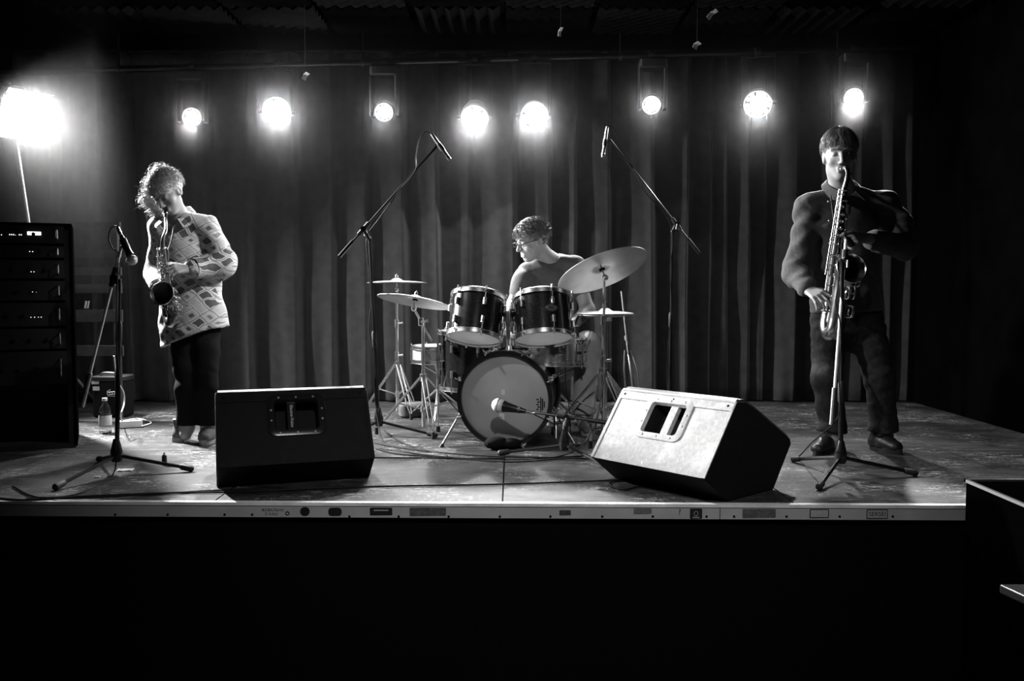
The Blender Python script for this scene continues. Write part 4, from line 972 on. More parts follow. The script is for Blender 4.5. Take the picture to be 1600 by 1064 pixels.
# hair: cap plus combed strands
def hair_cap(c, R, s, r=(.083, .102, .092), off=(0, -.022, .042), cutz=-.02, fringe=.0):
    F = Field(c - V((.16, .16, .16)), c + V((.16, .16, .17)), .0048); P = lambda x, y, z: c + R @ (V((x, y, z)) * s)
    F.ell(P(*off), [q * s for q in r], R, .01); return F, P
F, P = hair_cap(hm0, RH, 1.09, (.081, .100, .088))
F.ell(P(0, .046, .068), (.076, .060, .046), RH, .02)
F.ell(P(.014, .128, -.028), (.074, .075, .068), RH, .008, True); F.ell(P(0, .045, -.09), (.10, .10, .085), RH, .012, True)
for x in (-1, 1): F.ell(P(x * .085, .0, -.012), (.022, .022, .032), RH, .008, True)
F.disp(lambda x, y, z: .0015 * np.sin(190 * x + 60 * z))
hr = F.build('hair', M_['hairblond'], man, 1)
def combed(P, n, crown, spread_, length, seed, z0=.03):
    rg = random.Random(seed); out = []
    for _ in range(n):
        a = rg.uniform(0, 2 * PI); el = rg.uniform(.1, 1.5); L = rg.uniform(.5, 1) * length / .095; da = rg.uniform(-.25, .25) * spread_; pts = []; lift = rg.uniform(1.02, 1.06 + .018 * spread_)
        for i in range(5):
            u = i / 4; e2 = el - L * u; q = V((.085 * math.cos(e2) * math.cos(a + da * u), -.022 + .104 * math.cos(e2) * math.sin(a + da * u), .042 + .094 * math.sin(e2) if e2 > 0 else .042 + .11 * e2))
            q = V((q.x * lift, (q.y + .022) * lift - .022, (q.z - .042) * lift + .042)) + V((rg.uniform(-1, 1), rg.uniform(-1, 1), rg.uniform(-1, 1))) * .0016 * spread_ + V((0, .030 * max(0, math.sin(a)) * math.cos(e2), 0))
            if not R_ok(q): break
            pts.append(P(*q))
        if len(pts) > 2: out.append(pts)
    return out
R_ok = lambda q: not (q.y > .03 and q.z < .030 + .008 * math.sin(q.x * 90)) and q.z > -.055 and not (abs(q.y + .005) < .03 and q.z < .02)
st = strands('hair_strands', combed(P, 2400, None, 1.4, .095, 3), M_['hairblond'], man, .0013); st['kind'] = 'stuff'
# ================================================================== the curly-haired saxophonist
YW = 1.48
G = lambda px, py, dy=0.: at(px, py, YW + dy)
hw0 = G(263, 301, -.05); RW = rot(math.radians(-16), math.radians(-34), math.radians(8))
wom = T('person', 'person with curly tied-up hair in a geometric-print shirt playing an alto saxophone', 'person', (G(300, 690).x, YW, 0))
xs0, xs1 = G(210, 400).x, G(385, 400).x
F = Field((xs0, YW - .48, 0), (xs1, YW + .32, 1.75), .0052)
PW = head(F, hw0, RW, .96, jaw=.92, nose=.97)
nk = G(278, 338, .06); F.cone(hw0 + V((.01, .05, -.05)), nk, .048, .052, .03)
chest, belly, hip = G(288, 385, .06), G(296, 440, .06), G(300, 500, .06)
F.chain([nk, chest, belly, hip], [.054, .115, .11, .12], .04, ((0, 1, 0), .72))
shl, shr = G(252, 356, .05), G(324, 352, .06)
ell, wrl = G(247, 428, .04), G(250, 452, -.14)
elr, wrr = G(345, 417, .0), G(294, 420, -.20)
for sh, el, wr in ((shl, ell, wrl), (shr, elr, wrr)): F.chain([nk + (sh - nk) * .5 + V((0, 0, -.03)), sh + V((0, 0, -.01)), el, wr], [.036, .04, .038, .025], .03)
kl, al_, kr, ar_ = G(292, 605, -.02), G(293, 680, .03), G(322, 605, -.02), G(326, 680, .03)
F.chain([G(288, 510, .06), kl, V((al_.x, al_.y, .09)), V((al_.x, al_.y - .03, .05))], [.06, .042, .036, .034], .04); F.chain([G(318, 510, .06), kr, V((ar_.x, ar_.y, .09)), V((ar_.x, ar_.y - .03, .05))], [.06, .042, .036, .034], .04)
hand(F, wrr, hframe(G(268, 420, -.27) - wrr, (.15, -.8, .55)), (.7, .75, .8, .85), .93, .02, (.5, .2), mirror=1)
hand(F, wrl, hframe(G(262, 470, -.21) - wrl, (-.6, -.7, .4)), (.6, .65, .7, .7), .93, .02, (.5, .2), mirror=-1)
F.build('body', M_['skin'], wom, 2)
F = Field((xs0, YW - .42, .52), (xs1, YW + .36, 1.50), .0056)
F.chain([G(282, 352, .06), chest, belly, G(304, 520, .06)], [.072, .146, .165, .188], .05, ((0, 1, 0), .78))
F.chain([G(266, 349, .05), shl, ell, lerp(ell, wrl, .85)], [.054, .06, .068, .055], .045); F.chain([G(297, 347, .06), shr, G(338, 388, .03), elr, lerp(elr, wrr, .85)], [.054, .058, .066, .07, .058], .045)
F.ell(G(346, 412, 0), (.06, .075, .07), None, .05)
F.cone(G(303, 500, .06), G(308, 545, .06), .185, .20, .04, ((0, 1, 0), .78))
F.disp(folds(22, 18, 28, .010, 2.4)); F.disp(folds(48, 34, 58, .0055, 1.))
F.ell(nk + V((-.01, -.06, .03)), (.045, .08, .09), None, .01, True); F.cone(nk + V((-.01, -.16, .0)), nk + V((-.015, -.2, -.16)), .04, .012, .012, None, True)
F.cut(G(300, 532, .06), (.30, 0, -1), lambda x, y, z: .008 * np.sin(14 * x) + .03 * np.cos(7 * (x - G(300, 532).x)))
def print_mat():
    m = mat('geometric_print_cotton', .5, .75, bump=.3, bscale=9, bdist=.03); nt = m.node_tree; b = nt.nodes['Principled BSDF']; N = nt.nodes.new; L = nt.links.new
    tc = N('ShaderNodeTexCoord'); mp = N('ShaderNodeMapping'); mp.inputs['Rotation'].default_value = (0, math.radians(38), .2); mp.inputs['Scale'].default_value = (16, 5, 20); nz = N('ShaderNodeTexNoise'); nz.inputs['Scale'].default_value = 7; L(tc.outputs['Object'], nz.inputs['Vector']); wa = N('ShaderNodeVectorMath'); wa.operation = 'MULTIPLY_ADD'; wa.inputs[1].default_value = (.07, .07, .07); L(nz.outputs['Color'], wa.inputs[0]); L(tc.outputs['Object'], wa.inputs[2]); L(wa.outputs[0], mp.inputs[0])
    fl = N('ShaderNodeVectorMath'); fl.operation = 'FLOOR'; fr = N('ShaderNodeVectorMath'); fr.operation = 'FRACTION'; L(mp.outputs[0], fl.inputs[0]); L(mp.outputs[0], fr.inputs[0])
    wn = N('ShaderNodeTexWhiteNoise'); wn.noise_dimensions = '3D'; L(fl.outputs[0], wn.inputs['Vector'])
    sp = N('ShaderNodeSeparateXYZ'); L(fr.outputs[0], sp.inputs[0])
    def mth(k, x, y=0., z=None):
        q = N('ShaderNodeMath'); q.operation = k
        for i, a in enumerate((x, y)):
            if isinstance(a, (int, float)): q.inputs[i].default_value = a
            else: L(a, q.inputs[i])
        return q.outputs[0]
    ax = mth('ABSOLUTE', mth('SUBTRACT', sp.outputs[0], .5)); az = mth('ABSOLUTE', mth('SUBTRACT', sp.outputs[2], .5))
    ins = mth('LESS_THAN', mth('MAXIMUM', mth('MULTIPLY', ax, 1.05), az), .36)
    inner = mth('LESS_THAN', mth('MAXIMUM', mth('MULTIPLY', ax, 1.3), az), .20)
    gap = mth('GREATER_THAN', mth('MAXIMUM', ax, az), .46)
    v = wn.outputs['Value']; dark = mth('GREATER_THAN', v, .62); mid = mth('GREATER_THAN', v, .30)
    fill = mth('SUBTRACT', .62, mth('ADD', mth('MULTIPLY', dark, .40), mth('MULTIPLY', mid, .14)))
    g = mth('ADD', mth('MULTIPLY', ins, fill), mth('MULTIPLY', mth('SUBTRACT', 1., ins), .62))
    g2 = mth('SUBTRACT', g, mth('MULTIPLY', mth('MULTIPLY', inner, mth('LESS_THAN', v, .45)), .38))
    g3 = mth('MAXIMUM', mth('SUBTRACT', g2, mth('MULTIPLY', gap, .36)), .06)
    L(g3, b.inputs['Base Color']); return m
M_['print'] = print_mat(); sh_ = F.build('shirt', M_['print'], wom, 1)
collar(nk + V((0, -.005, .036)), .074, .084, M_['print'], sh_, 1.1)
cuff(lerp(elr, wrr, .9), elr, .055, M_['print'], sh_, .06); cuff(lerp(ell, wrl, .9), ell, .052, M_['print'], sh_, .06)
F = Field((xs0, YW - .2, .06), (xs1, YW + .3, .78), .006)
for k_, hx, a_ in ((kl, 290, al_), (kr, 320, ar_)): F.chain([G(hx, 515, .06), k_, V((a_.x, a_.y, .13)), V((a_.x, a_.y, .06))], [.088, .064, .058, .058], .018)
F.disp(folds(18, 22, 44, .006, .3)); F.cut((0, 0, .10), (0, 0, -1)); F.build('trousers', mat('black_trousers', .012, .9, spec=.08), wom, 1)
M_['trainer'] = mat('grey_suede', .16, .8, noise=.3); M_['solewh'] = mat('pale_sole', .5, .6)
shoe('shoe', V((al_.x, al_.y + .06, 0)), onfloor(266, 692) + V((0, .02, 0)), M_['trainer'], M_['solewh'], wom, .042, 1); shoe('shoe', V((ar_.x, ar_.y + .06, 0)), onfloor(316, 697) + V((0, .01, 0)), M_['trainer'], M_['solewh'], wom, .042, 1)
F, P = hair_cap(hw0, RW, .96, (.082, .102, .090)); F.ell(P(.0, .050, .055), (.072, .052, .050), RW, .02); F.ell(P(0, .128, -.055), (.066, .075, .085), RW, .010, True); F.ell(P(0, .02, -.12), (.085, .11, .07), RW, .012, True)
for c_, r_ in ((G(240, 290, .03), .054), (G(235, 310, .03), .05), (G(244, 328, .03), .036), (G(250, 273, .03), .054)): F.ell(c_, (r_ * .9, r_ * .8, r_ * 1.05), None, .02)
F.disp(lambda x, y, z: .004 * np.sin(95 * x + 30 * np.sin(40 * z)) * np.sin(110 * z + 20 * y))
F.build('hair', M_['hairfair'], wom, 1)
rg = random.Random(5); cur_ = []
for _ in range(1500):
    which = rg.random()
    if which < .62:
        c_, r_ = rg.choice([(G(240, 290, .03), .056), (G(235, 310, .03), .052), (G(244, 330, .03), .038), (G(250, 272, .03), .058)]); a = rg.uniform(0, 2 * PI); e = rg.uniform(-1, 1.4); d = V((math.cos(a) * math.cos(e), math.sin(a) * math.cos(e), math.sin(e))); p = c_ + d * r_
    else:
        a = rg.uniform(0, 2 * PI); e = rg.uniform(.3, 1.4); l = V((math.cos(a) * math.cos(e), math.sin(a) * math.cos(e), math.sin(e))); p = P(.082 * l.x, -.022 + .104 * l.y, .042 + .092 * l.z); d = (p - hw0).normalized()
        if l.y > .5 and l.z < .75: continue
    L = rg.uniform(.012, .04) * (1.5 if rg.random() < .1 else 1); sd = V((rg.uniform(-1, 1), rg.uniform(-1, 1), rg.uniform(-1, 1))).cross(d).normalized(); ph = rg.uniform(0, 6); pts = []
    for i in range(6):
        u = i / 5; pts.append(p - d * .006 + d * L * u * .8 + sd * L * .55 * math.sin(u * 4.5 + ph) - sd * L * .55 * math.sin(ph) + V((0, 0, -.35 * L * u * u)))
    cur_.append(pts)
cur_ += combed(P, 1200, None, 3., .06, 21)
strands('hair_strands', cur_, M_['hairfair'], wom, .0014)['kind'] = 'stuff'
# ================================================================== the drummer
YD = 2.12
G = lambda px, py, dy=0.: at(px, py, YD + dy)
hd0 = G(832, 377, -.04); RD = rot(math.radians(-62), math.radians(-14), math.radians(-4))
drm = T('person', 'person with glasses in a plain t-shirt seated behind the drum kit', 'person', (G(855, 560).x, YD, 0))
xs0, xs1 = G(755, 400).x, G(965, 400).x
F = Field((xs0, YD - .62, 0), (xs1, YD + .38, 1.44), .0054)
PD = head(F, hd0, RD, 1.03)
nk = G(861, 412, .06); F.cone(hd0 + V((.045, .045, -.05)), nk, .056, .06, .03)
chest, belly, hip = G(858, 450, .06), G(856, 510, .10), G(858, 560, .14)
F.chain([nk, chest, belly, hip], [.066, .13, .125, .14], .05, ((0, 1, 0), .72))
shl, shr = G(822, 432, .02), G(896, 418, .06)
ell, wrl = G(797, 487, -.10), G(770, 520, -.34)
elr, wrr = G(918, 484, .0), G(884, 520, -.24)
F.chain([nk + (shl - nk) * .4, shl, ell, wrl], [.055, .055, .044, .029], .03); F.chain([nk + (shr - nk) * .4, shr, elr, wrr], [.055, .055, .045, .029], .03)
for hp_, kn_, an_ in ((G(838, 565, .12), G(808, 540, -.26), G(800, 655, -.2)), (G(880, 565, .12), G(918, 540, -.20), G(912, 645, -.24))):
    F.chain([hp_, kn_, V((an_.x, an_.y, .1)), V((an_.x, an_.y - .04, .05))], [.09, .062, .042, .04], .04)
hand(F, wrl, hframe((-.15, -.6, -.25), (-.2, .2, 1)), (.95, 1., 1., 1.), 1., .0, (.8, .2), mirror=-1); hand(F, wrr, hframe((-.35, -.6, -.15), (0, .2, 1)), (.95, 1., 1., 1.), 1., .0, (.8, .2), mirror=1)
F.build('body', M_['skin'], drm, 2)
F = Field((xs0, YD - .3, .48), (xs1, YD + .40, 1.22), .0054)
F.chain([G(862, 417, .06), chest, belly, hip], [.085, .15, .15, .165], .05, ((0, 1, 0), .76)); F.chain([G(842, 420, .04), shl, lerp(shl, ell, .48)], [.07, .07, .066], .04); F.chain([G(880, 414, .06), shr, lerp(shr, elr, .5)], [.07, .072, .068], .04)
F.disp(folds(24, 20, 34, .008, 3.1)); F.disp(folds(46, 40, 60, .004, .6)); F.ell(nk + V((-.008, -.025, .045)), (.06, .07, .06), None, .008, True)
for sh, el in ((shl, ell), (shr, elr)): pass
ts = F.build('t_shirt', mat('grey_cotton_tee', .10, .85, noise=.12, nscale=40, bump=.3, bscale=9, sheen=.2, bdist=.025), drm, 1)
MB().ring(.064, .006, place(nk + V((-.008, -.012, .012)), (-.15, -.35, 1)), 30, 6).build('neckband', ts.data.materials[0], ts)
F = Field((xs0, YD - .5, .1), (xs1, YD + .38, .72), .006); F.cone(G(850, 568, .14), G(868, 568, .14), .13, .13, .04)
for hp_, kn_, an_ in ((G(838, 565, .12), G(808, 540, -.26), G(800, 655, -.2)), (G(880, 565, .12), G(918, 540, -.20), G(912, 645, -.24))):
    F.chain([hp_, kn_, V((an_.x, an_.y, .14)), V((an_.x, an_.y, .06))], [.11, .085, .066, .066], .04)
F.disp(folds(20, 24, 44, .006, .7)); F.cut((0, 0, .115), (0, 0, -1)); F.build('trousers', mat('pale_chinos', .5, .85, noise=.1), drm, 1)
for an_, tx, ty in ((G(800, 655, -.2), -.03, -.24), (G(912, 645, -.24), .03, -.22)): shoe('shoe', V((an_.x, an_.y + .05, 0)), V((an_.x + tx, an_.y + ty, 0)), M_['trainer'], M_['solewh'], drm, .045)
F, P = hair_cap(hd0, RD, 1.03, (.082, .103, .088)); F.ell(P(0, .06, .078), (.062, .045, .034), RD, .02); F.ell(P(0, .125, -.012), (.07, .07, .07), RD, .012, True); F.ell(P(0, .035, -.105), (.085, .12, .085), RD, .012, True)
for x in (-1, 1): F.ell(P(x * .085, -.002, -.012), (.022, .026, .036), RD, .006, True)
F.disp(lambda x, y, z: .004 * np.sin(120 * x + 60 * z + 8 * np.sin(50 * z)) + .003 * np.sin(170 * y - 90 * z)); F.build('hair', M_['hairdark'], drm, 1)
strands('hair_strands', combed(P, 1500, None, 4., .045, 9), M_['hairdark'], drm, .0017)['kind'] = 'stuff'
gl = MB()
for x in (-1, 1): gl.ring(.021, .0022, Matrix.Translation(P(x * .033, .112, .004)) @ (RD @ Matrix.Rotation(PI / 2, 3, 'X')).to_4x4() @ Matrix.Diagonal((1.1, .8, 1, 1)), 22, 5); gl.bar(P(x * .056, .108, .008), P(x * .08, -.002, .012), .0022, n=5)
gl.bar(P(-.012, .113, .008), P(.012, .113, .008), .002, n=5); gl.build('glasses', M_['gloss'], drm)
for lab, w, e in (('wooden drum stick in the hand behind the dark rack tom', wrl, (-.35, -.55, .12)), ('wooden drum stick over the snare drum', wrr, (-.6, -.35, -.08))):
    w = V(w) + V((0, -.06, -.02)); e = V(e).normalized(); t = T('drum_stick', lab, 'drum stick', w); MB().tube([w - e * .09, w - e * .088, w + e * .2, w + e * .3], [.005, .007, .007, .0035], 8).build('shaft', M_['barn'], t); MB().sphere(w + e * .303, .0055, 8).build('tip', M_['barn'], t)

for par_, Pf, m_ in ((man, PH, M_['hairblond']), (wom, PW, M_['hairdark']), (drm, PD, M_['hairdark'])):
    for x in (-1, 1):
        MB().tube([Pf(x * .013, .1005, .0255), Pf(x * .030, .0985, .0295), Pf(x * .050, .088, .027)], [.0026, .0038, .0018], 6).build('eyebrow', m_, par_)
        MB().tube([Pf(x * .018, .093, .0005), Pf(x * .031, .0965, -.0035), Pf(x * .045, .089, .0005)], [.0009, .0014, .0009], 5).build('eyelash', M_['gloss'], par_)
# ------------------------------------------------------------------ saxophones
def saxophone(label, neck, top, bot, bow, bell_path, bell_dir, s, brass, bell_r, keyside=-1):
    top, bot = V(top), V(bot); t = T('saxophone', label, 'saxophone', bot); ax = (top - bot).normalized(); L = (top - bot).length
    n = V((0, -1, 0)); n = (n - ax * n.dot(ax)).normalized(); sd = ax.cross(n) * -1
    if sd.x < 0: sd = -sd
    r0, r1 = .013 * s, .030 * s
    rad = lambda u: lerp(r1, r0, u); pt = lambda u: lerp(bot, top, u)
    nk = catmull(neck + [top + ax * .0], 6); m = len(nk)
    e = (V(neck[0]) - V(neck[1])).normalized()
    MB().tube(nk, [lerp(.0065 * s, .0115 * s, i / (m - 1)) for i in range(m)], 12).build('neck', M_[brass], t)
    MB().tube([V(neck[0]) + e * .012, V(neck[0]) - e * .0, V(neck[0]) - e * .05, V(neck[0]) - e * .07], [.004, .009, .0125, .011], 12).build('mouthpiece', M_['gloss'], t)
    MB().ring(.0125, .0022, place(V(neck[0]) - e * .035, e), 16, 5).build('ligature', M_['chrome'], t)
    MB().ring(r0 + .003, .004, place(top - ax * .012, ax), 18, 6).build('neck_collar', M_['chrome'], t)
    bt = MB().tube([pt(u) for u in (0, .25, .5, .75, 1)], [rad(u) for u in (0, .25, .5, .75, 1)], 20).build('body_tube', M_[brass], t)
    bw = catmull([bot + ax * .01, bot] + [V(p) for p in bow] + [V(bell_path[0])], 6); m = len(bw)
    MB().tube(bw, [lerp(r1, r1 * 1.22, i / (m - 1)) for i in range(m)], 20).build('bow', M_[brass], t)
    MB().ring(r1 + .002, .0045 * s, place(bot + ax * .004, ax), 24, 6).build('bow_band', M_[brass], t)
    bp = catmull(bell_path, 6); m = len(bp); d = V(bell_dir).normalized(); c = bp[-1]; rr = [lerp(r1 * 1.22, bell_r * .72, (i / (m - 1)) ** 1.6) for i in range(m)]
    ext = [(c + d * .018, bell_r * .82), (c + d * .034, bell_r * .95), (c + d * .040, bell_r)]
    pts = bp + [p for p, _ in ext]; rads = rr + [r for _, r in ext]
    pts2 = pts + [c + d * .040, c + d * .036, c + d * .018] + bp[::-1][:m - 3]; rads2 = rads + [bell_r - .003, bell_r * .93, bell_r * .79] + [q - .003 for q in rr[::-1][:m - 3]]
    # rings with a fixed frame so the rim stays round
    R = []; k = 32
    for i, p in enumerate(pts2):
        j = min(i, len(pts) - 1) if i < len(pts) else max(0, len(pts2) - 1 - i + 3)
        a = (pts[min(j + 1, len(pts) - 1)] - pts[max(j - 1, 0)]); a = (a if a.length > 1e-6 else d).normalized()
        if i >= m: a = d if i < m + 6 else a
        x = V((1, 0, 0)); x = (x - a * x.dot(a)).normalized(); y = a.cross(x)
        R.append([p + (x * math.cos(q) + y * math.sin(q)) * rads2[i] for q in [2 * PI * z / k for z in range(k)]])
    be = MB().rings(R, None, False).build('bell', M_[brass], t)
    MB().ring(bell_r, .0032 * s, place(c + d * .040, d), 40, 6).build('bell_rim', M_['chrome'], be)
    # brace between bell and body
    q = lerp(bp[m // 2], bp[-1], .3); bb = pt(max(0, min(1, (q - bot).dot(ax) / L))); MB().bar(bb, q, .004).build('bell_brace', M_[brass], t); MB().ring(.012 * s, .003, place((bb + q) / 2, n), 16, 5).build('brace_ring', M_[brass], t)
    # key cups: rising in size towards the bow
    rg = random.Random(int(s * 100))
    ks = [(.95, 0), (.90, .5), (.85, -.2), (.79, .25), (.735, 0), (.68, .15), (.62, -.1), (.55, .1), (.46, 0), (.38, .12), (.30, 0), (.215, .12), (.12, -.1)]
    for u, o in ks:
        r = lerp(.0165, .0075, u) * s * (1 if o < .4 else .8); dirn = (n * math.cos(o) + sd * math.sin(o)).normalized(); p = pt(u) + dirn * (rad(u) + .004)
        kc = MB().lathe([(.0005, .0055), (r * .3, .0062), (r * .45, .0045), (r * .95, .004), (r, .0015), (r, -.003), (r * .8, -.004)], place(p, dirn), 18).build('key_cup', M_[brass], t)
        MB().tube([p + dirn * .006, p + dirn * .007 + sd * keyside * r * .9, pt(u) + n * rad(u) * .55 + sd * keyside * (rad(u) + .006)], .0026 * s, 6).build('key_arm', M_[brass], kc)
        if u in (.85, .735, .62, .46, .38, .30): MB().lathe([(.0005, .010), (r * .42, .010), (r * .48, .007)], place(p, dirn), 12).build('pearl', M_['white'], kc)
    for off, u0, u1, rr_ in ((1.0, .08, .97, .0026), (1.35, .30, .99, .0022), (-1.0, .10, .80, .0024)):
        a = pt(u0) + sd * keyside * off * (rad(u0) + .006) + n * .010; b = pt(u1) + sd * keyside * off * (rad(u1) + .007) + n * .010
        ro = MB().bar(a, b, rr_ * s, n=8).build('key_rod', M_['chrome'], t)
        for u in np.linspace(.06, .94, 6):
            p = lerp(a, b, u); qd = lerp(u0, u1, u); foot = pt(qd) + (p - pt(qd)).normalized() * rad(qd) * .9
            ps = MB().bar(foot, p, .0022 * s, n=6); ps.sphere(p, .0042 * s, 8); ps.build('rod_post', M_['chrome'], ro)
    # palm keys and low spatulas
    for u, o in ((.90, 1.2), (.86, 1.35), (.82, 1.1)):
        dr = (n * math.cos(o) - sd * keyside * math.sin(o)).normalized(); p = pt(u) + dr * (rad(u) + .012); MB().tube([p + ax * .03, p + dr * .006, p - ax * .02 + dr * .004], [.003, .006, .0035], 8).build('palm_key', M_[brass], t)
    # bell-side cups with wire guards
    for k_, f in enumerate((.18, .52, .80)):
        i = int(f * (m - 1)); p = bp[i]; a = (bp[min(i + 1, m - 1)] - bp[i - 1 if i else 0]).normalized(); o = sd * (.85 if k_ != 1 else .3) - n * 0 + n * (.55 if k_ != 1 else .95); o = (o - a * o.dot(a)).normalized(); r = .020 * s
        q = p + o * (rr[i] + .004); kc = MB().lathe([(.0005, .006), (r * .4, .0055), (r * .95, .005), (r, .002), (r, -.003)], place(q, o), 20).build('key_cup', M_[brass], t)
        g = MB(); fr = frame(o); 
        for w in (-1, 1): g.tube(catmull([q + fr.col[0] * w * r * .7 - fr.col[1] * r * 1.25 - o * .004, q + fr.col[0] * w * r * .7 - fr.col[1] * r * 1.0 + o * .018, q + fr.col[0] * w * r * .7 + fr.col[1] * r * 1.0 + o * .018, q + fr.col[0] * w * r * .7 + fr.col[1] * r * 1.25 - o * .004], 4), .0024 * s, 6)
        g.bar(q - fr.col[0] * r * .7 + o * .018, q + fr.col[0] * r * .7 + o * .018, .0024 * s, n=6); g.build('key_guard', M_['chrome'], t)
    for i in (2, m // 2 if False else 4): 
        p = bw[min(len(bw) - 2, 4 + i)]; MB().rbox(p + n * (r1 * 1.15), (.018 * s, .012, .026 * s), .005).build('bow_guard', M_['chrome'], t)
    return t
def strap(label, pts): return tag(MB().tube(catmull(pts, 6), .0045, 6).build('neck_strap', M_['cable']), label, 'strap')
G = lambda px, py, dy=0.: at(px, py, YM + dy)
mo = PH(0, .098, -.070)
saxophone('long brass tenor saxophone held by the person in the dark overshirt', [mo, mo + (G(1318, 262, -.20) - mo) * .6, G(1322, 263, -.24), G(1325, 272, -.275)], G(1320, 294, -.275), G(1296, 487, -.22),
          [G(1292, 508, -.23), G(1296, 520, -.26), G(1304, 516, -.30)], [G(1309, 498, -.31), G(1314, 470, -.325), G(1320, 440, -.345), G(1325, 422, -.385)], (.10, -1, .28), 1.22, 'brass', .076)
strap('black neck strap running from the dark collar to the tenor saxophone', [G(1298, 306, -.07), G(1302, 335, -.17), G(1309, 385, -.215)])
G = lambda px, py, dy=0.: at(px, py, YW + dy)
mo = PW(0, .098, -.070)
saxophone('darker alto saxophone held by the person in the printed shirt', [mo, lerp(mo, G(259, 358, -.25), .5), G(259, 360, -.26), G(255, 372, -.285)], G(254, 384, -.285), G(262, 481, -.20),
          [G(264, 496, -.21), G(268, 503, -.24), G(272, 498, -.275)], [G(272, 489, -.28), G(269, 478, -.29), G(263, 467, -.31), G(258, 461, -.345)], (-.06, -1, .24), 1.0, 'brassdark', .063)
strap('thin neck strap of the alto saxophone', [G(272, 352, -.09), G(268, 375, -.17), G(258, 405, -.24)])
# ------------------------------------------------------------------ monitor wedges
def grille_mat():
    m = mat('perforated_steel', .35, .35, metal=.9); nt = m.node_tree; b = nt.nodes['Principled BSDF']
    tc = nt.nodes.new('ShaderNodeTexCoord'); v = nt.nodes.new('ShaderNodeTexVoronoi'); v.inputs['Scale'].default_value = 110; v.inputs['Randomness'].default_value = 0
    r = nt.nodes.new('ShaderNodeMapRange'); r.inputs[1].default_value = .28; r.inputs[2].default_value = .40; r.inputs[3].default_value = .01; r.inputs[4].default_value = .45
    nt.links.new(tc.outputs['Object'], v.inputs['Vector']); nt.links.new(v.outputs['Distance'], r.inputs[0]); nt.links.new(r.outputs[0], b.inputs['Base Color'])
    return m
M_['grille'] = grille_mat()
def cab_mat(name, k):
    m = mat(name, .055, .7, spec=.2, bump=.5, bscale=260); nt = m.node_tree; b = nt.nodes['Principled BSDF']
    tc = nt.nodes.new('ShaderNodeTexCoord'); N = []
    for sc, st in ((60, (1, 1, 1)), (14, (1, 1, 1)), (22, (6, .5, .5))):
        mp = nt.nodes.new('ShaderNodeMapping'); mp.inputs['Scale'].default_value = st; nt.links.new(tc.outputs['Object'], mp.inputs[0])
        n = nt.nodes.new('ShaderNodeTexNoise'); n.inputs['Scale'].default_value = sc; n.inputs['Detail'].default_value = 6; nt.links.new(mp.outputs[0], n.inputs['Vector']); N.append(n.outputs[0])
    def rg(x, a, c, d, e):
        r = nt.nodes.new('ShaderNodeMapRange'); [setattr(r.inputs[i + 1], 'default_value', q) for i, q in enumerate((a, c, d, e))]; nt.links.new(x, r.inputs[0]); return r.outputs[0]
    def add(x, y):
        q = nt.nodes.new('ShaderNodeMath'); nt.links.new(x, q.inputs[0]); nt.links.new(y, q.inputs[1]); return q.outputs[0]
    nt.links.new(add(add(rg(N[0], .3, .75, .045 * k, .062 * k), rg(N[1], .5, .8, 0, .03 * k)), rg(N[2], .66, .72, 0, .06 * k)), b.inputs['Base Color'])
    return m
CABD = cab_mat('scuffed_black_cabinet_paint', .2); CABL = cab_mat('brightened_cabinet_paint', 8.5)  # CABL: the same black paint with strong light put into its colour
PROF = [(0, 0), (.345, 0), (.485, .19), (.475, .217), (.20, .375), (.12, .415), (.06, .42), (-.16, .12)]
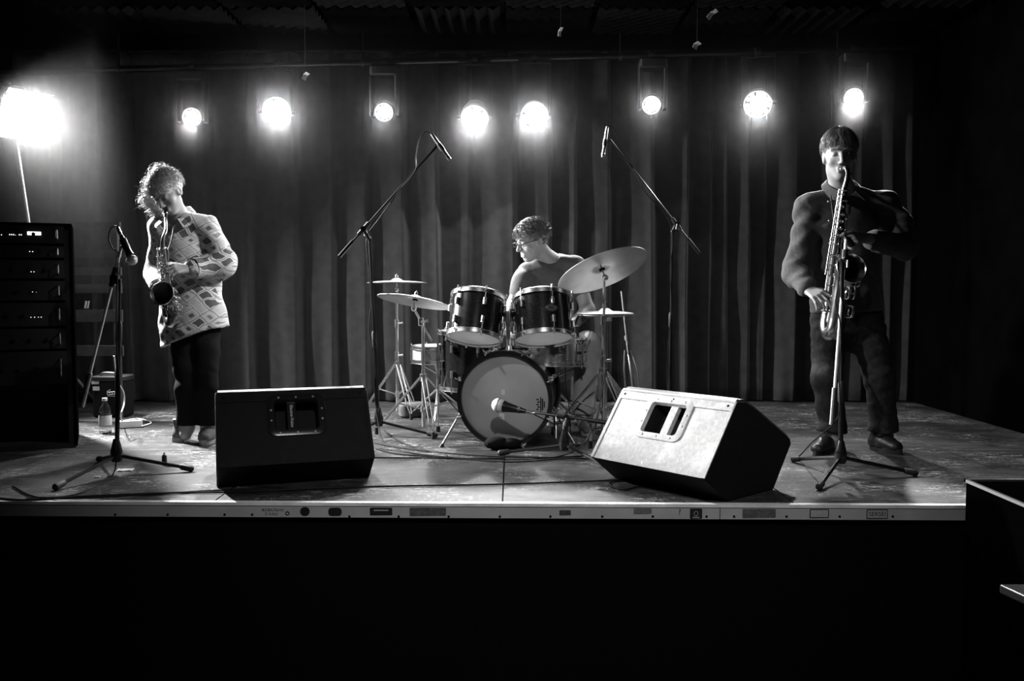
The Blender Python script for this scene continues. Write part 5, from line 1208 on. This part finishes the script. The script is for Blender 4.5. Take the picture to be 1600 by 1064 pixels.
def wedge(label, A, U, Wv, W, logo):
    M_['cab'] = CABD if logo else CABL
    A = V((A.x, A.y, 0)); U = V((U.x, U.y, 0)).normalized(); Wv = V((Wv.x, Wv.y, 0)).normalized(); Z = V((0, 0, 1))
    t = T('monitor_speaker', label, 'stage monitor', A, 0, 'stage monitors')
    P = lambda u, w, z: A + U * u + Wv * w + Z * z
    n = len(PROF); mb = MB(); vs = [P(u, 0, z) for u, z in PROF] + [P(u, W, z) for u, z in PROF]
    fs = [tuple(range(n)), tuple(range(2 * n - 1, n - 1, -1))] + [(k, k + 1, n + k + 1, n + k) for k in range(n - 2)] + [(n - 1, 0, n, 2 * n - 1)]
    mb.add(vs, fs); mb.build('cabinet', CABD, t, .006)
    # rear panel with a real handle opening and pocket
    C = P(.06, 0, .42); B = P(-.16, 0, .12); S = (C - B); L = S.length; S.normalize(); N = Wv.cross(S); N.normalize()
    if N.dot(U) > 0: N = -N
    Q = lambda w, s, d: B + Wv * w + S * s + N * d
    hw, hh = .098, .076; wc, sc = W * .515, L * .655
    def slab(name, w0, w1, s0, s1, d0, d1, m, par):
        q = MB(); q.add([Q(w, s, d) for d in (d0, d1) for w, s in ((w0, s0), (w1, s0), (w1, s1), (w0, s1))], [(0, 1, 2, 3), (4, 5, 6, 7), (0, 1, 5, 4), (1, 2, 6, 5), (2, 3, 7, 6), (3, 0, 4, 7)]); return q.build(name, m, par, .0015)
    pn = MB(); oW = [(0, 0), (W, 0), (W, L), (0, L)]; iW = [(wc - hw, sc - hh), (wc + hw, sc - hh), (wc + hw, sc + hh), (wc - hw, sc + hh)]
    pn.add([Q(w, s, 0) for w, s in oW + iW] + [Q(w, s, -.10) for w, s in iW], [(0, 1, 5, 4), (1, 2, 6, 5), (2, 3, 7, 6), (3, 0, 4, 7)])
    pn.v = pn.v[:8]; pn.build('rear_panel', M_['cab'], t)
    pk = MB(); pk.add([Q(w, s, 0) for w, s in iW] + [Q(w, s, -.10) for w, s in iW], [(0, 1, 5, 4), (1, 2, 6, 5), (2, 3, 7, 6), (3, 0, 4, 7), (4, 5, 6, 7)]); pk.build('handle_pocket', CABD, t)
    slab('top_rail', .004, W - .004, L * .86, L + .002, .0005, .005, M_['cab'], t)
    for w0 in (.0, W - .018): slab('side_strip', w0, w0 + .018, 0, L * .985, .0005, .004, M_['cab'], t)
    # handle plate: rounded frame round the opening
    R = []
    for d, gx, gy, rr in ((.0, .034, .032, .04), (.005, .033, .031, .04), (.007, .028, .026, .036), (.007, .002, .002, .018), (-.012, -.004, -.004, .014)):
        pts = []
        for cx_, cy_, a0 in ((1, 1, 0), (-1, 1, 90), (-1, -1, 180), (1, -1, 270)):
            for k in range(6):
                a = math.radians(a0 + 90 * k / 5); pts.append(Q(wc + cx_ * (hw + gx - rr) + rr * math.cos(a), sc + cy_ * (hh + gy - rr) + rr * math.sin(a), d))
        R.append(pts)
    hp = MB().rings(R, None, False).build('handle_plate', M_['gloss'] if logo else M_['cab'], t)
    for w, s in ((-.8, 1.2), (0, 1.2), (.8, 1.2), (-.8, -1.2), (0, -1.2), (.8, -1.2), (-1.17, .35), (-1.17, -.35), (1.17, .35), (1.17, -.35)):
        MB().lathe([(.001, .003), (.004, .0025), (.006, 0)], place(Q(wc + w * hw, sc + s * hh, .007), N), 10).build('screw', M_['steel'], hp)
    bw = wc - hw * .22
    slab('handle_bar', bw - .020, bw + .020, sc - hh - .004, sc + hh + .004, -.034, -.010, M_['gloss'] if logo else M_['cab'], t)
    if logo:
        tx = S; ty = -Wv if Wv.dot(V((1, 0, 0))) > 0 else Wv
        Mx = Matrix.Translation(Q(bw, sc, -.0095)) @ Matrix((-tx, N.cross(-tx), N)).transposed().to_4x4()
        txt('Electro-Voice', .021, Mx, M_['white'], hp)
    # perforated baffle grille
    g = MB(); pr = [(.07, .421), (.12, .420), (.202, .381), (.474, .224)]
    g.add([P(u, w, z + d) for d in (.0, .004) for w in (.012, W - .012) for u, z in pr], [(0, 1, 5, 4), (1, 2, 6, 5), (2, 3, 7, 6), (8, 9, 13, 12), (9, 10, 14, 13), (10, 11, 15, 14), (0, 8, 12, 4), (3, 11, 15, 7), (0, 1, 9, 8), (1, 2, 10, 9), (2, 3, 11, 10), (4, 5, 13, 12), (5, 6, 14, 13), (6, 7, 15, 14)])
    g.build('grille', M_['grille'], t)
    # perforated lip wrapping over the top edge, built as a row of small ribs
    lip = MB(); k = int(W / .0085)
    for i in range(k):
        w = .016 + (W - .032) * i / (k - 1); a, b = P(.052, w, .412), P(.085, w, .4255)
        lip.add([a - Wv * .0025, a + Wv * .0025, b + Wv * .0025, b - Wv * .0025, a - Wv * .0025 + N * .006, a + Wv * .0025 + N * .006, b + Wv * .0025 + Z * .005, b - Wv * .0025 + Z * .005], [(0, 1, 2, 3), (4, 5, 6, 7), (0, 1, 5, 4), (1, 2, 6, 5), (2, 3, 7, 6), (3, 0, 4, 7)])
    lo = lip.build('grille_lip', M_['steel'], t); lo['kind'] = 'stuff'
    for f in (.05, .5, .95): MB().lathe([(.001, .003), (.004, .0025), (.006, 0)], place(Q(W * f, L * .925, .005), N), 10).build('screw', M_['matt'], t)
    return t
Bl, Br = onfloor(338, 731, .12), onfloor(586, 716, .12); w_ = (Br - Bl); Wl = w_.length; w_.normalize(); u_ = V((-w_.y, w_.x, 0))
wedge('black monitor speaker in shade with the name on its handle, beside the curly-haired saxophonist', Bl + u_ * .16, u_, w_, Wl, True)
Ar, Gr = onfloor(1137, 784), onfloor(1209, 765); ur = (Gr - Ar).normalized(); wr = V((-ur.y, ur.x, 0))
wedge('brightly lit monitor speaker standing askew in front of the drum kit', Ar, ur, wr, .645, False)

# ------------------------------------------------------------------ floor cables
cable('floor_cable', [onfloor(-60, 770, .006), onfloor(30, 781, .006), onfloor(120, 776, .006), onfloor(260, 770, .006), onfloor(380, 768, .006), onfloor(520, 762, .006), onfloor(640, 759, .006), onfloor(760, 757, .006), onfloor(860, 754, .006), onfloor(940, 751, .006), onfloor(990, 749, .006), onfloor(1000, 757, .006), onfloor(975, 765, .006), onfloor(952, 757, .006), onfloor(966, 750, .006), onfloor(1010, 748, .006), onfloor(1050, 750, .006)], .0042, 'long black cable lying along the stage front with a loop by the lit monitor', n=6)
cable('floor_cable', [onfloor(20, 760, .006), onfloor(60, 777, .006), onfloor(150, 777, .012), onfloor(250, 771, .006), onfloor(340, 766, .006), onfloor(420, 764, .006)], .004, 'shorter black cable running beside the long one under the shaded monitor')
cable('floor_cable', [onfloor(586, 692, .006), onfloor(630, 700, .006), onfloor(700, 708, .006), onfloor(770, 713, .006), onfloor(850, 715, .006), onfloor(930, 712, .006), onfloor(1000, 716, .006)], .004, 'black cable crossing the floor just before the bass drum')
cable('floor_cable', [onfloor(586, 700, .006), onfloor(620, 709, .006), onfloor(680, 714, .006), onfloor(740, 718, .006), onfloor(800, 722, .006), onfloor(900, 716, .006), onfloor(960, 722, .006), onfloor(1010, 728, .006)], .004, 'second black cable before the bass drum, closer to the stage edge')
cable('floor_cable', [onfloor(586, 715, .006), onfloor(660, 715.5, .006), onfloor(740, 716, .006), onfloor(790, 716, .006)], .004, 'straight black cable coming out from behind the shaded monitor')
cable('floor_cable', [onfloor(600, 672, .006), onfloor(625, 690, .006), onfloor(655, 700, .012), onfloor(700, 712, .006)], .003, 'thin cable falling from the cymbal stand feet to the floor')
cable('mains_cable', [at(178, 556, 1.55), at(183, 592, 1.6), at(193, 612, 1.7), at(194, 630, 1.7), at(189, 648, 1.62), onfloor(193, 657, .01), onfloor(215, 654, .006), onfloor(236, 660, .006), onfloor(221, 666, .012)], .0042, 'white mains cable curling down to the power strip', 'white')

# ------------------------------------------------------------------ power strip, bottle, bag, plug, paper scraps
ps = onfloor(204, 668); R = Euler((0, 0, .45)).to_matrix(); t = T('power_strip', 'white plastic power strip lying on the floor beside the saxophonist', 'power strip', ps)
q = MB().rbox((0, 0, .024), (.14, .055, .046), .008); q.v = [R @ p + V((ps.x, ps.y, .001)) for p in q.v]; q.build('body', M_['white'], t)
for k in (-1, 0, 1):
    q = MB().lathe([(.001, .0475), (.016, .0475), (.019, .046)], Matrix.Translation((k * .042, 0, .001)), 14, False); q.v = [R @ p + V((ps.x, ps.y, 0)) for p in q.v]; q.build('socket', M_['rubber'], t)
wbp = onfloor(165, 677); M_['glass'] = mat('clear_plastic', .9, .06, trans=1.); t = T('water_bottle', 'clear plastic water bottle with a pale label standing on the floor', 'bottle', wbp)
MB().lathe([(.001, .004), (.034, .001), (.037, .012), (.035, .03), (.037, .05), (.037, .115), (.033, .125), (.036, .14), (.03, .165), (.014, .19), (.013, .205), (.011, .205), (.012, .19), (.028, .163), (.034, .14), (.035, .05), (.034, .012), (.001, .008)], Matrix.Translation(wbp), 24, False).build('bottle_body', M_['glass'], t)
MB().lathe([(.0376, .052), (.0378, .054), (.0378, .112), (.0376, .114)], Matrix.Translation(wbp), 24, False).build('label_band', M_['paper'], t)
MB().lathe([(.001, .222), (.015, .221), (.0155, .203), (.013, .203)], Matrix.Translation(wbp), 16).build('cap', M_['white'], t)
bgp = onfloor(163, 655); t = T('gear_bag', 'upright black gear bag with a small white logo behind the bottle', 'bag', bgp)
bx = bgp.x; by = bgp.y + .15
MB().rbox((bx, by, .13), (.23, .17, .26), .03).build('bag_body', M_['matt'], t); MB().rbox((bx, by, .272), (.24, .18, .035), .03).build('lid', M_['rubber'], t)
MB().tube(catmull([(bx - .06, by - .06, .285), (bx - .04, by - .07, .31), (bx + .04, by - .07, .31), (bx + .06, by - .06, .285)], 5), .008, 8).build('grip', M_['steel'], t)
for dx, z, w, h in ((-.085, .245, .05, .02), (-.08, .205, .045, .028)): MB().box((bx + dx, by - .086, z), (w, .004, h)).build('pale_patch', M_['paper'], t)
lg = MB()
for k in range(4): lg.ring(.0095, .003, place((bx + .005 + k * .017, by - .087, .170 + k * .002), (0, -1, 0)), 12, 5)
lg.box((bx + .035, by - .087, .153), (.075, .003, .007)); lg.box((bx + .006, by - .087, .19), (.03, .003, .005), Euler((0, -.5, 0)).to_matrix()); lg.build('white_logo', M_['white'], t)
pl = onfloor(257, 727); t = T('cable_plug', 'short black plug standing on the floor near the stand foot', 'plug', pl)
MB().tube([pl, pl + V((0, 0, .006)), pl + V((0, 0, .05)), pl + V((.001, 0, .055))], [.010, .013, .012, .008], 12).build('plug_shell', M_['rubber'], t); MB().bar(pl + V((0, 0, .05)), pl + V((0, 0, .066)), .004).build('pin', M_['steel'], t)
for px, py, w, d, rz, lab in ((196, 735, .075, .05, .2, 'square white paper scrap under the hub of the boom stand'), (152, 746, .03, .02, .1, 'tiny white paper scrap beside the tripod leg')):
    p = onfloor(px, py); q = MB(); n = 5
    vs = [(w * (i / n - .5), d * (j / n - .5), .0015 + .005 * math.sin(i * 1.3 + j) ** 2) for i in range(n + 1) for j in range(n + 1)]
    q.add(vs + [(a, b, c - .0012) for a, b, c in vs], [(i * 6 + j, i * 6 + j + 1, i * 6 + j + 7, i * 6 + j + 6) for i in range(n) for j in range(n)] + [(36 + i * 6 + j + 6, 36 + i * 6 + j + 7, 36 + i * 6 + j + 1, 36 + i * 6 + j) for i in range(n) for j in range(n)])
    Rz = Matrix.Rotation(rz, 3, 'Z'); q.v = [Rz @ v + p for v in q.v]; tag(q.build('paper_scrap', M_['paper']), lab, 'paper')

# ------------------------------------------------------------------ amplifier rack and the slatted board behind it
ra = at(109, 352, 1.32); rx1 = ra.x; rx0 = rx1 - .56; ry = 1.32; rz1 = ra.z
M_['rackunit'] = mat('black_rack_panel', .006, .5, spec=.2); M_['rackblk'] = mat('black_carpet_covering', .002, .95, spec=0)
t = T('amplifier_rack', 'tall black amplifier rack with small lit displays at the edge of the stage', 'equipment rack', (rx1, ry, 0))
for x in (rx0, rx1): MB().box((x, ry + .25, rz1 / 2 + .005), (.018, .5, rz1 - .01)).build('side_panel', M_['rackblk'], t)
MB().box(((rx0 + rx1) / 2, ry + .25, rz1), (.578, .5, .018)).build('top_panel', M_['rackblk'], t); MB().box(((rx0 + rx1) / 2, ry + .495, rz1 / 2), (.56, .01, rz1 - .02)).build('back_panel', M_['black'], t); MB().box(((rx0 + rx1) / 2, ry + .25, .015), (.56, .5, .03)).build('bottom_panel', M_['black'], t)
for x in (rx0 + .022, rx1 - .022): MB().box((x, ry + .006, rz1 / 2), (.024, .012, rz1 - .05)).build('rack_rail', M_['stand'], t)
def leds(par, pts, w=.004, h=.004, y=None):
    for px, py in pts:
        p = at(px, py, ry - .007); MB().box((p.x, ry - .0075, p.z), (w, .003, h)).build('indicator', M_['led'], par)
rows = [(352, 382), (384, 404), (406, 436), (438, 470), (472, 510), (512, 545), (547, 600)]
for i, (ya, yb) in enumerate(rows):
    za, zb = at(60, ya, ry).z, at(60, yb, ry).z
    u = MB().rbox(((rx0 + rx1) / 2, ry + .1, (za + zb) / 2), (.50, .2, abs(za - zb) - .006), .004); u = u.build('rack_unit', M_['rackunit'], t)
    for s in (-1, 1):
        x = (rx0 + rx1) / 2 + s * .215; MB().tube([(x, ry - .002, lerp(za, zb, .25)), (x, ry - .03, lerp(za, zb, .3)), (x, ry - .03, lerp(za, zb, .7)), (x, ry - .002, lerp(za, zb, .75))], .005, 6).build('rack_handle', M_['steel'], u)
    for kx in (-.06, .02, .1): MB().bar(((rx0 + rx1) / 2 + kx + .03 * (i % 3), ry - .001, (za + zb) / 2), ((rx0 + rx1) / 2 + kx + .03 * (i % 3), ry - .016, (za + zb) / 2), .010).build('control_knob', M_['gloss'], u)
    if i == 0:
        p = at(60, 366, ry); MB().box((p.x, ry - .006, p.z), (.066, .008, .018)).build('lit_display', mat('lit_display', .8, .4, emit=2.5), u)
        leds(u, [(26 + 2.6 * k, 368.5) for k in range(7)] + [(11, 369), (15, 369)], .004, .006)
    if i == 1: leds(u, [(53, 394), (57, 394)])
    if i == 2: leds(u, [(55, 425), (59, 425)])
    if i == 3: leds(u, [(57, 456), (62, 456)])
    if i == 4: leds(u, [(55, 495), (60, 495), (65, 495), (69, 495)])
t.rotation_euler = (0, 0, math.radians(25))
t = T('slatted_board', 'dark wooden slatted rack standing behind the amplifier rack', 'slatted rack', (at(148, 500, 2.3).x, 2.3, 0))
Ms = mat('dark_stained_wood', .022, .7, noise=.4, nscale=20)
xa, xb = at(104, 400, 2.3).x, at(182, 400, 2.3).x
for x in (xa, xb - .02): MB().box((x, 2.33, .65), (.04, .03, 1.3)).build('upright', Ms, t)
for py0, py1 in ((347, 358), (392, 402), (418, 430), (444, 458), (484, 503), (540, 556)):
    za, zb = at(140, py0, 2.3).z, at(140, py1, 2.3).z; MB().box(((xa + xb) / 2, 2.30, (za + zb) / 2), (xb - xa + .06, .022, abs(za - zb))).build('slat', Ms, t)
p = at(133, 476, 2.28); MB().box((p.x, 2.287, p.z), (.012, .003, .05), Euler((0, .2, 0)).to_matrix()).build('pale_tag', M_['paper'], t); MB().box((p.x + .018, 2.287, p.z), (.009, .003, .05), Euler((0, .2, 0)).to_matrix()).build('pale_tag', M_['paper'], t)

# ------------------------------------------------------------------ black box and table in the dark in front of the stage
ba = at(1508, 750, -.12); t = T('black_case', 'large black case with pale metal edging standing before the stage', 'case', (ba.x + .35, -.3, -.8))
bz = ba.z; bw_ = .75
MB().box((ba.x + bw_ / 2, -.43, (bz - .8) / 2), (bw_, .6, bz + .8 - .006)).build('case_body', mat('black_felt', .0008, .95, spec=0), t)
Me = mat('metal_edging', .5, .35, metal=.8)
for a, b in (((ba.x, -.13, bz), (ba.x + bw_, -.13, bz)), ((ba.x, -.73, bz), (ba.x + bw_, -.73, bz)), ((ba.x, -.13, bz), (ba.x, -.73, bz))):
    a, b = V(a), V(b); MB().box((a + b) / 2, tuple(abs(b[i] - a[i]) + .012 for i in range(3))).build('edge_strip', Me, t)
ta = at(1561, 912, -1.0); tb = at(1580, 925, -1.15)
t = T('side_table', 'small dark glossy table at the edge of the dark hall', 'table', (ta.x + .3, -1.1, -.8)); tz = ta.z
MB().prism([(ta.x, -1.0), (ta.x + .7, -1.0), (ta.x + .7, -1.34), (ta.x + .06, -1.34)], tz - .03, tz, None).build('table_top', mat('dark_gloss_top', .06, .3), t, .006)
MB().bar((ta.x + .35, -1.17, -.78), (ta.x + .35, -1.17, tz - .03), .03).build('column', M_['stand'], t); MB().lathe([(.001, 0), (.22, 0), (.22, .012), (.03, .03)], Matrix.Translation((ta.x + .35, -1.17, -.8)), 24).build('foot_plate', M_['stand'], t)

# ------------------------------------------------------------------ stage haze drifting round the lamps
hm = bpy.data.materials.new('stage_haze'); hm.use_nodes = True; nt = hm.node_tree; nt.nodes.remove(nt.nodes['Principled BSDF'])
vs = nt.nodes.new('ShaderNodeVolumeScatter'); vs.inputs['Density'].default_value = HAZE_DENSITY; vs.inputs['Anisotropy'].default_value = .8
nt.links.new(vs.outputs[0], nt.nodes['Material Output'].inputs['Volume'])
hz = MB().prism([(-2.6, 2.62), (3.1, 2.62), (3.1, 3.24), (-2.6, 3.24)], .02, 2.77).build('haze', hm, None, 0, None); tag(hz, 'stage haze glowing round the lamps on the rear bar', 'haze', kind='stuff')
hm2 = hm.copy(); hm2.name = 'thin_stage_haze'; [setattr(n.inputs['Density'], 'default_value', .022) for n in hm2.node_tree.nodes if n.type == 'VOLUME_SCATTER']
hz = MB().prism([(-3.85, 2.0), (-2.62, 2.0), (-2.62, 3.24), (-3.85, 3.24)], .9, 2.77).build('haze', hm2, None, 0, None); tag(hz, 'thin haze glowing round the flood lamp', 'haze', kind='stuff')
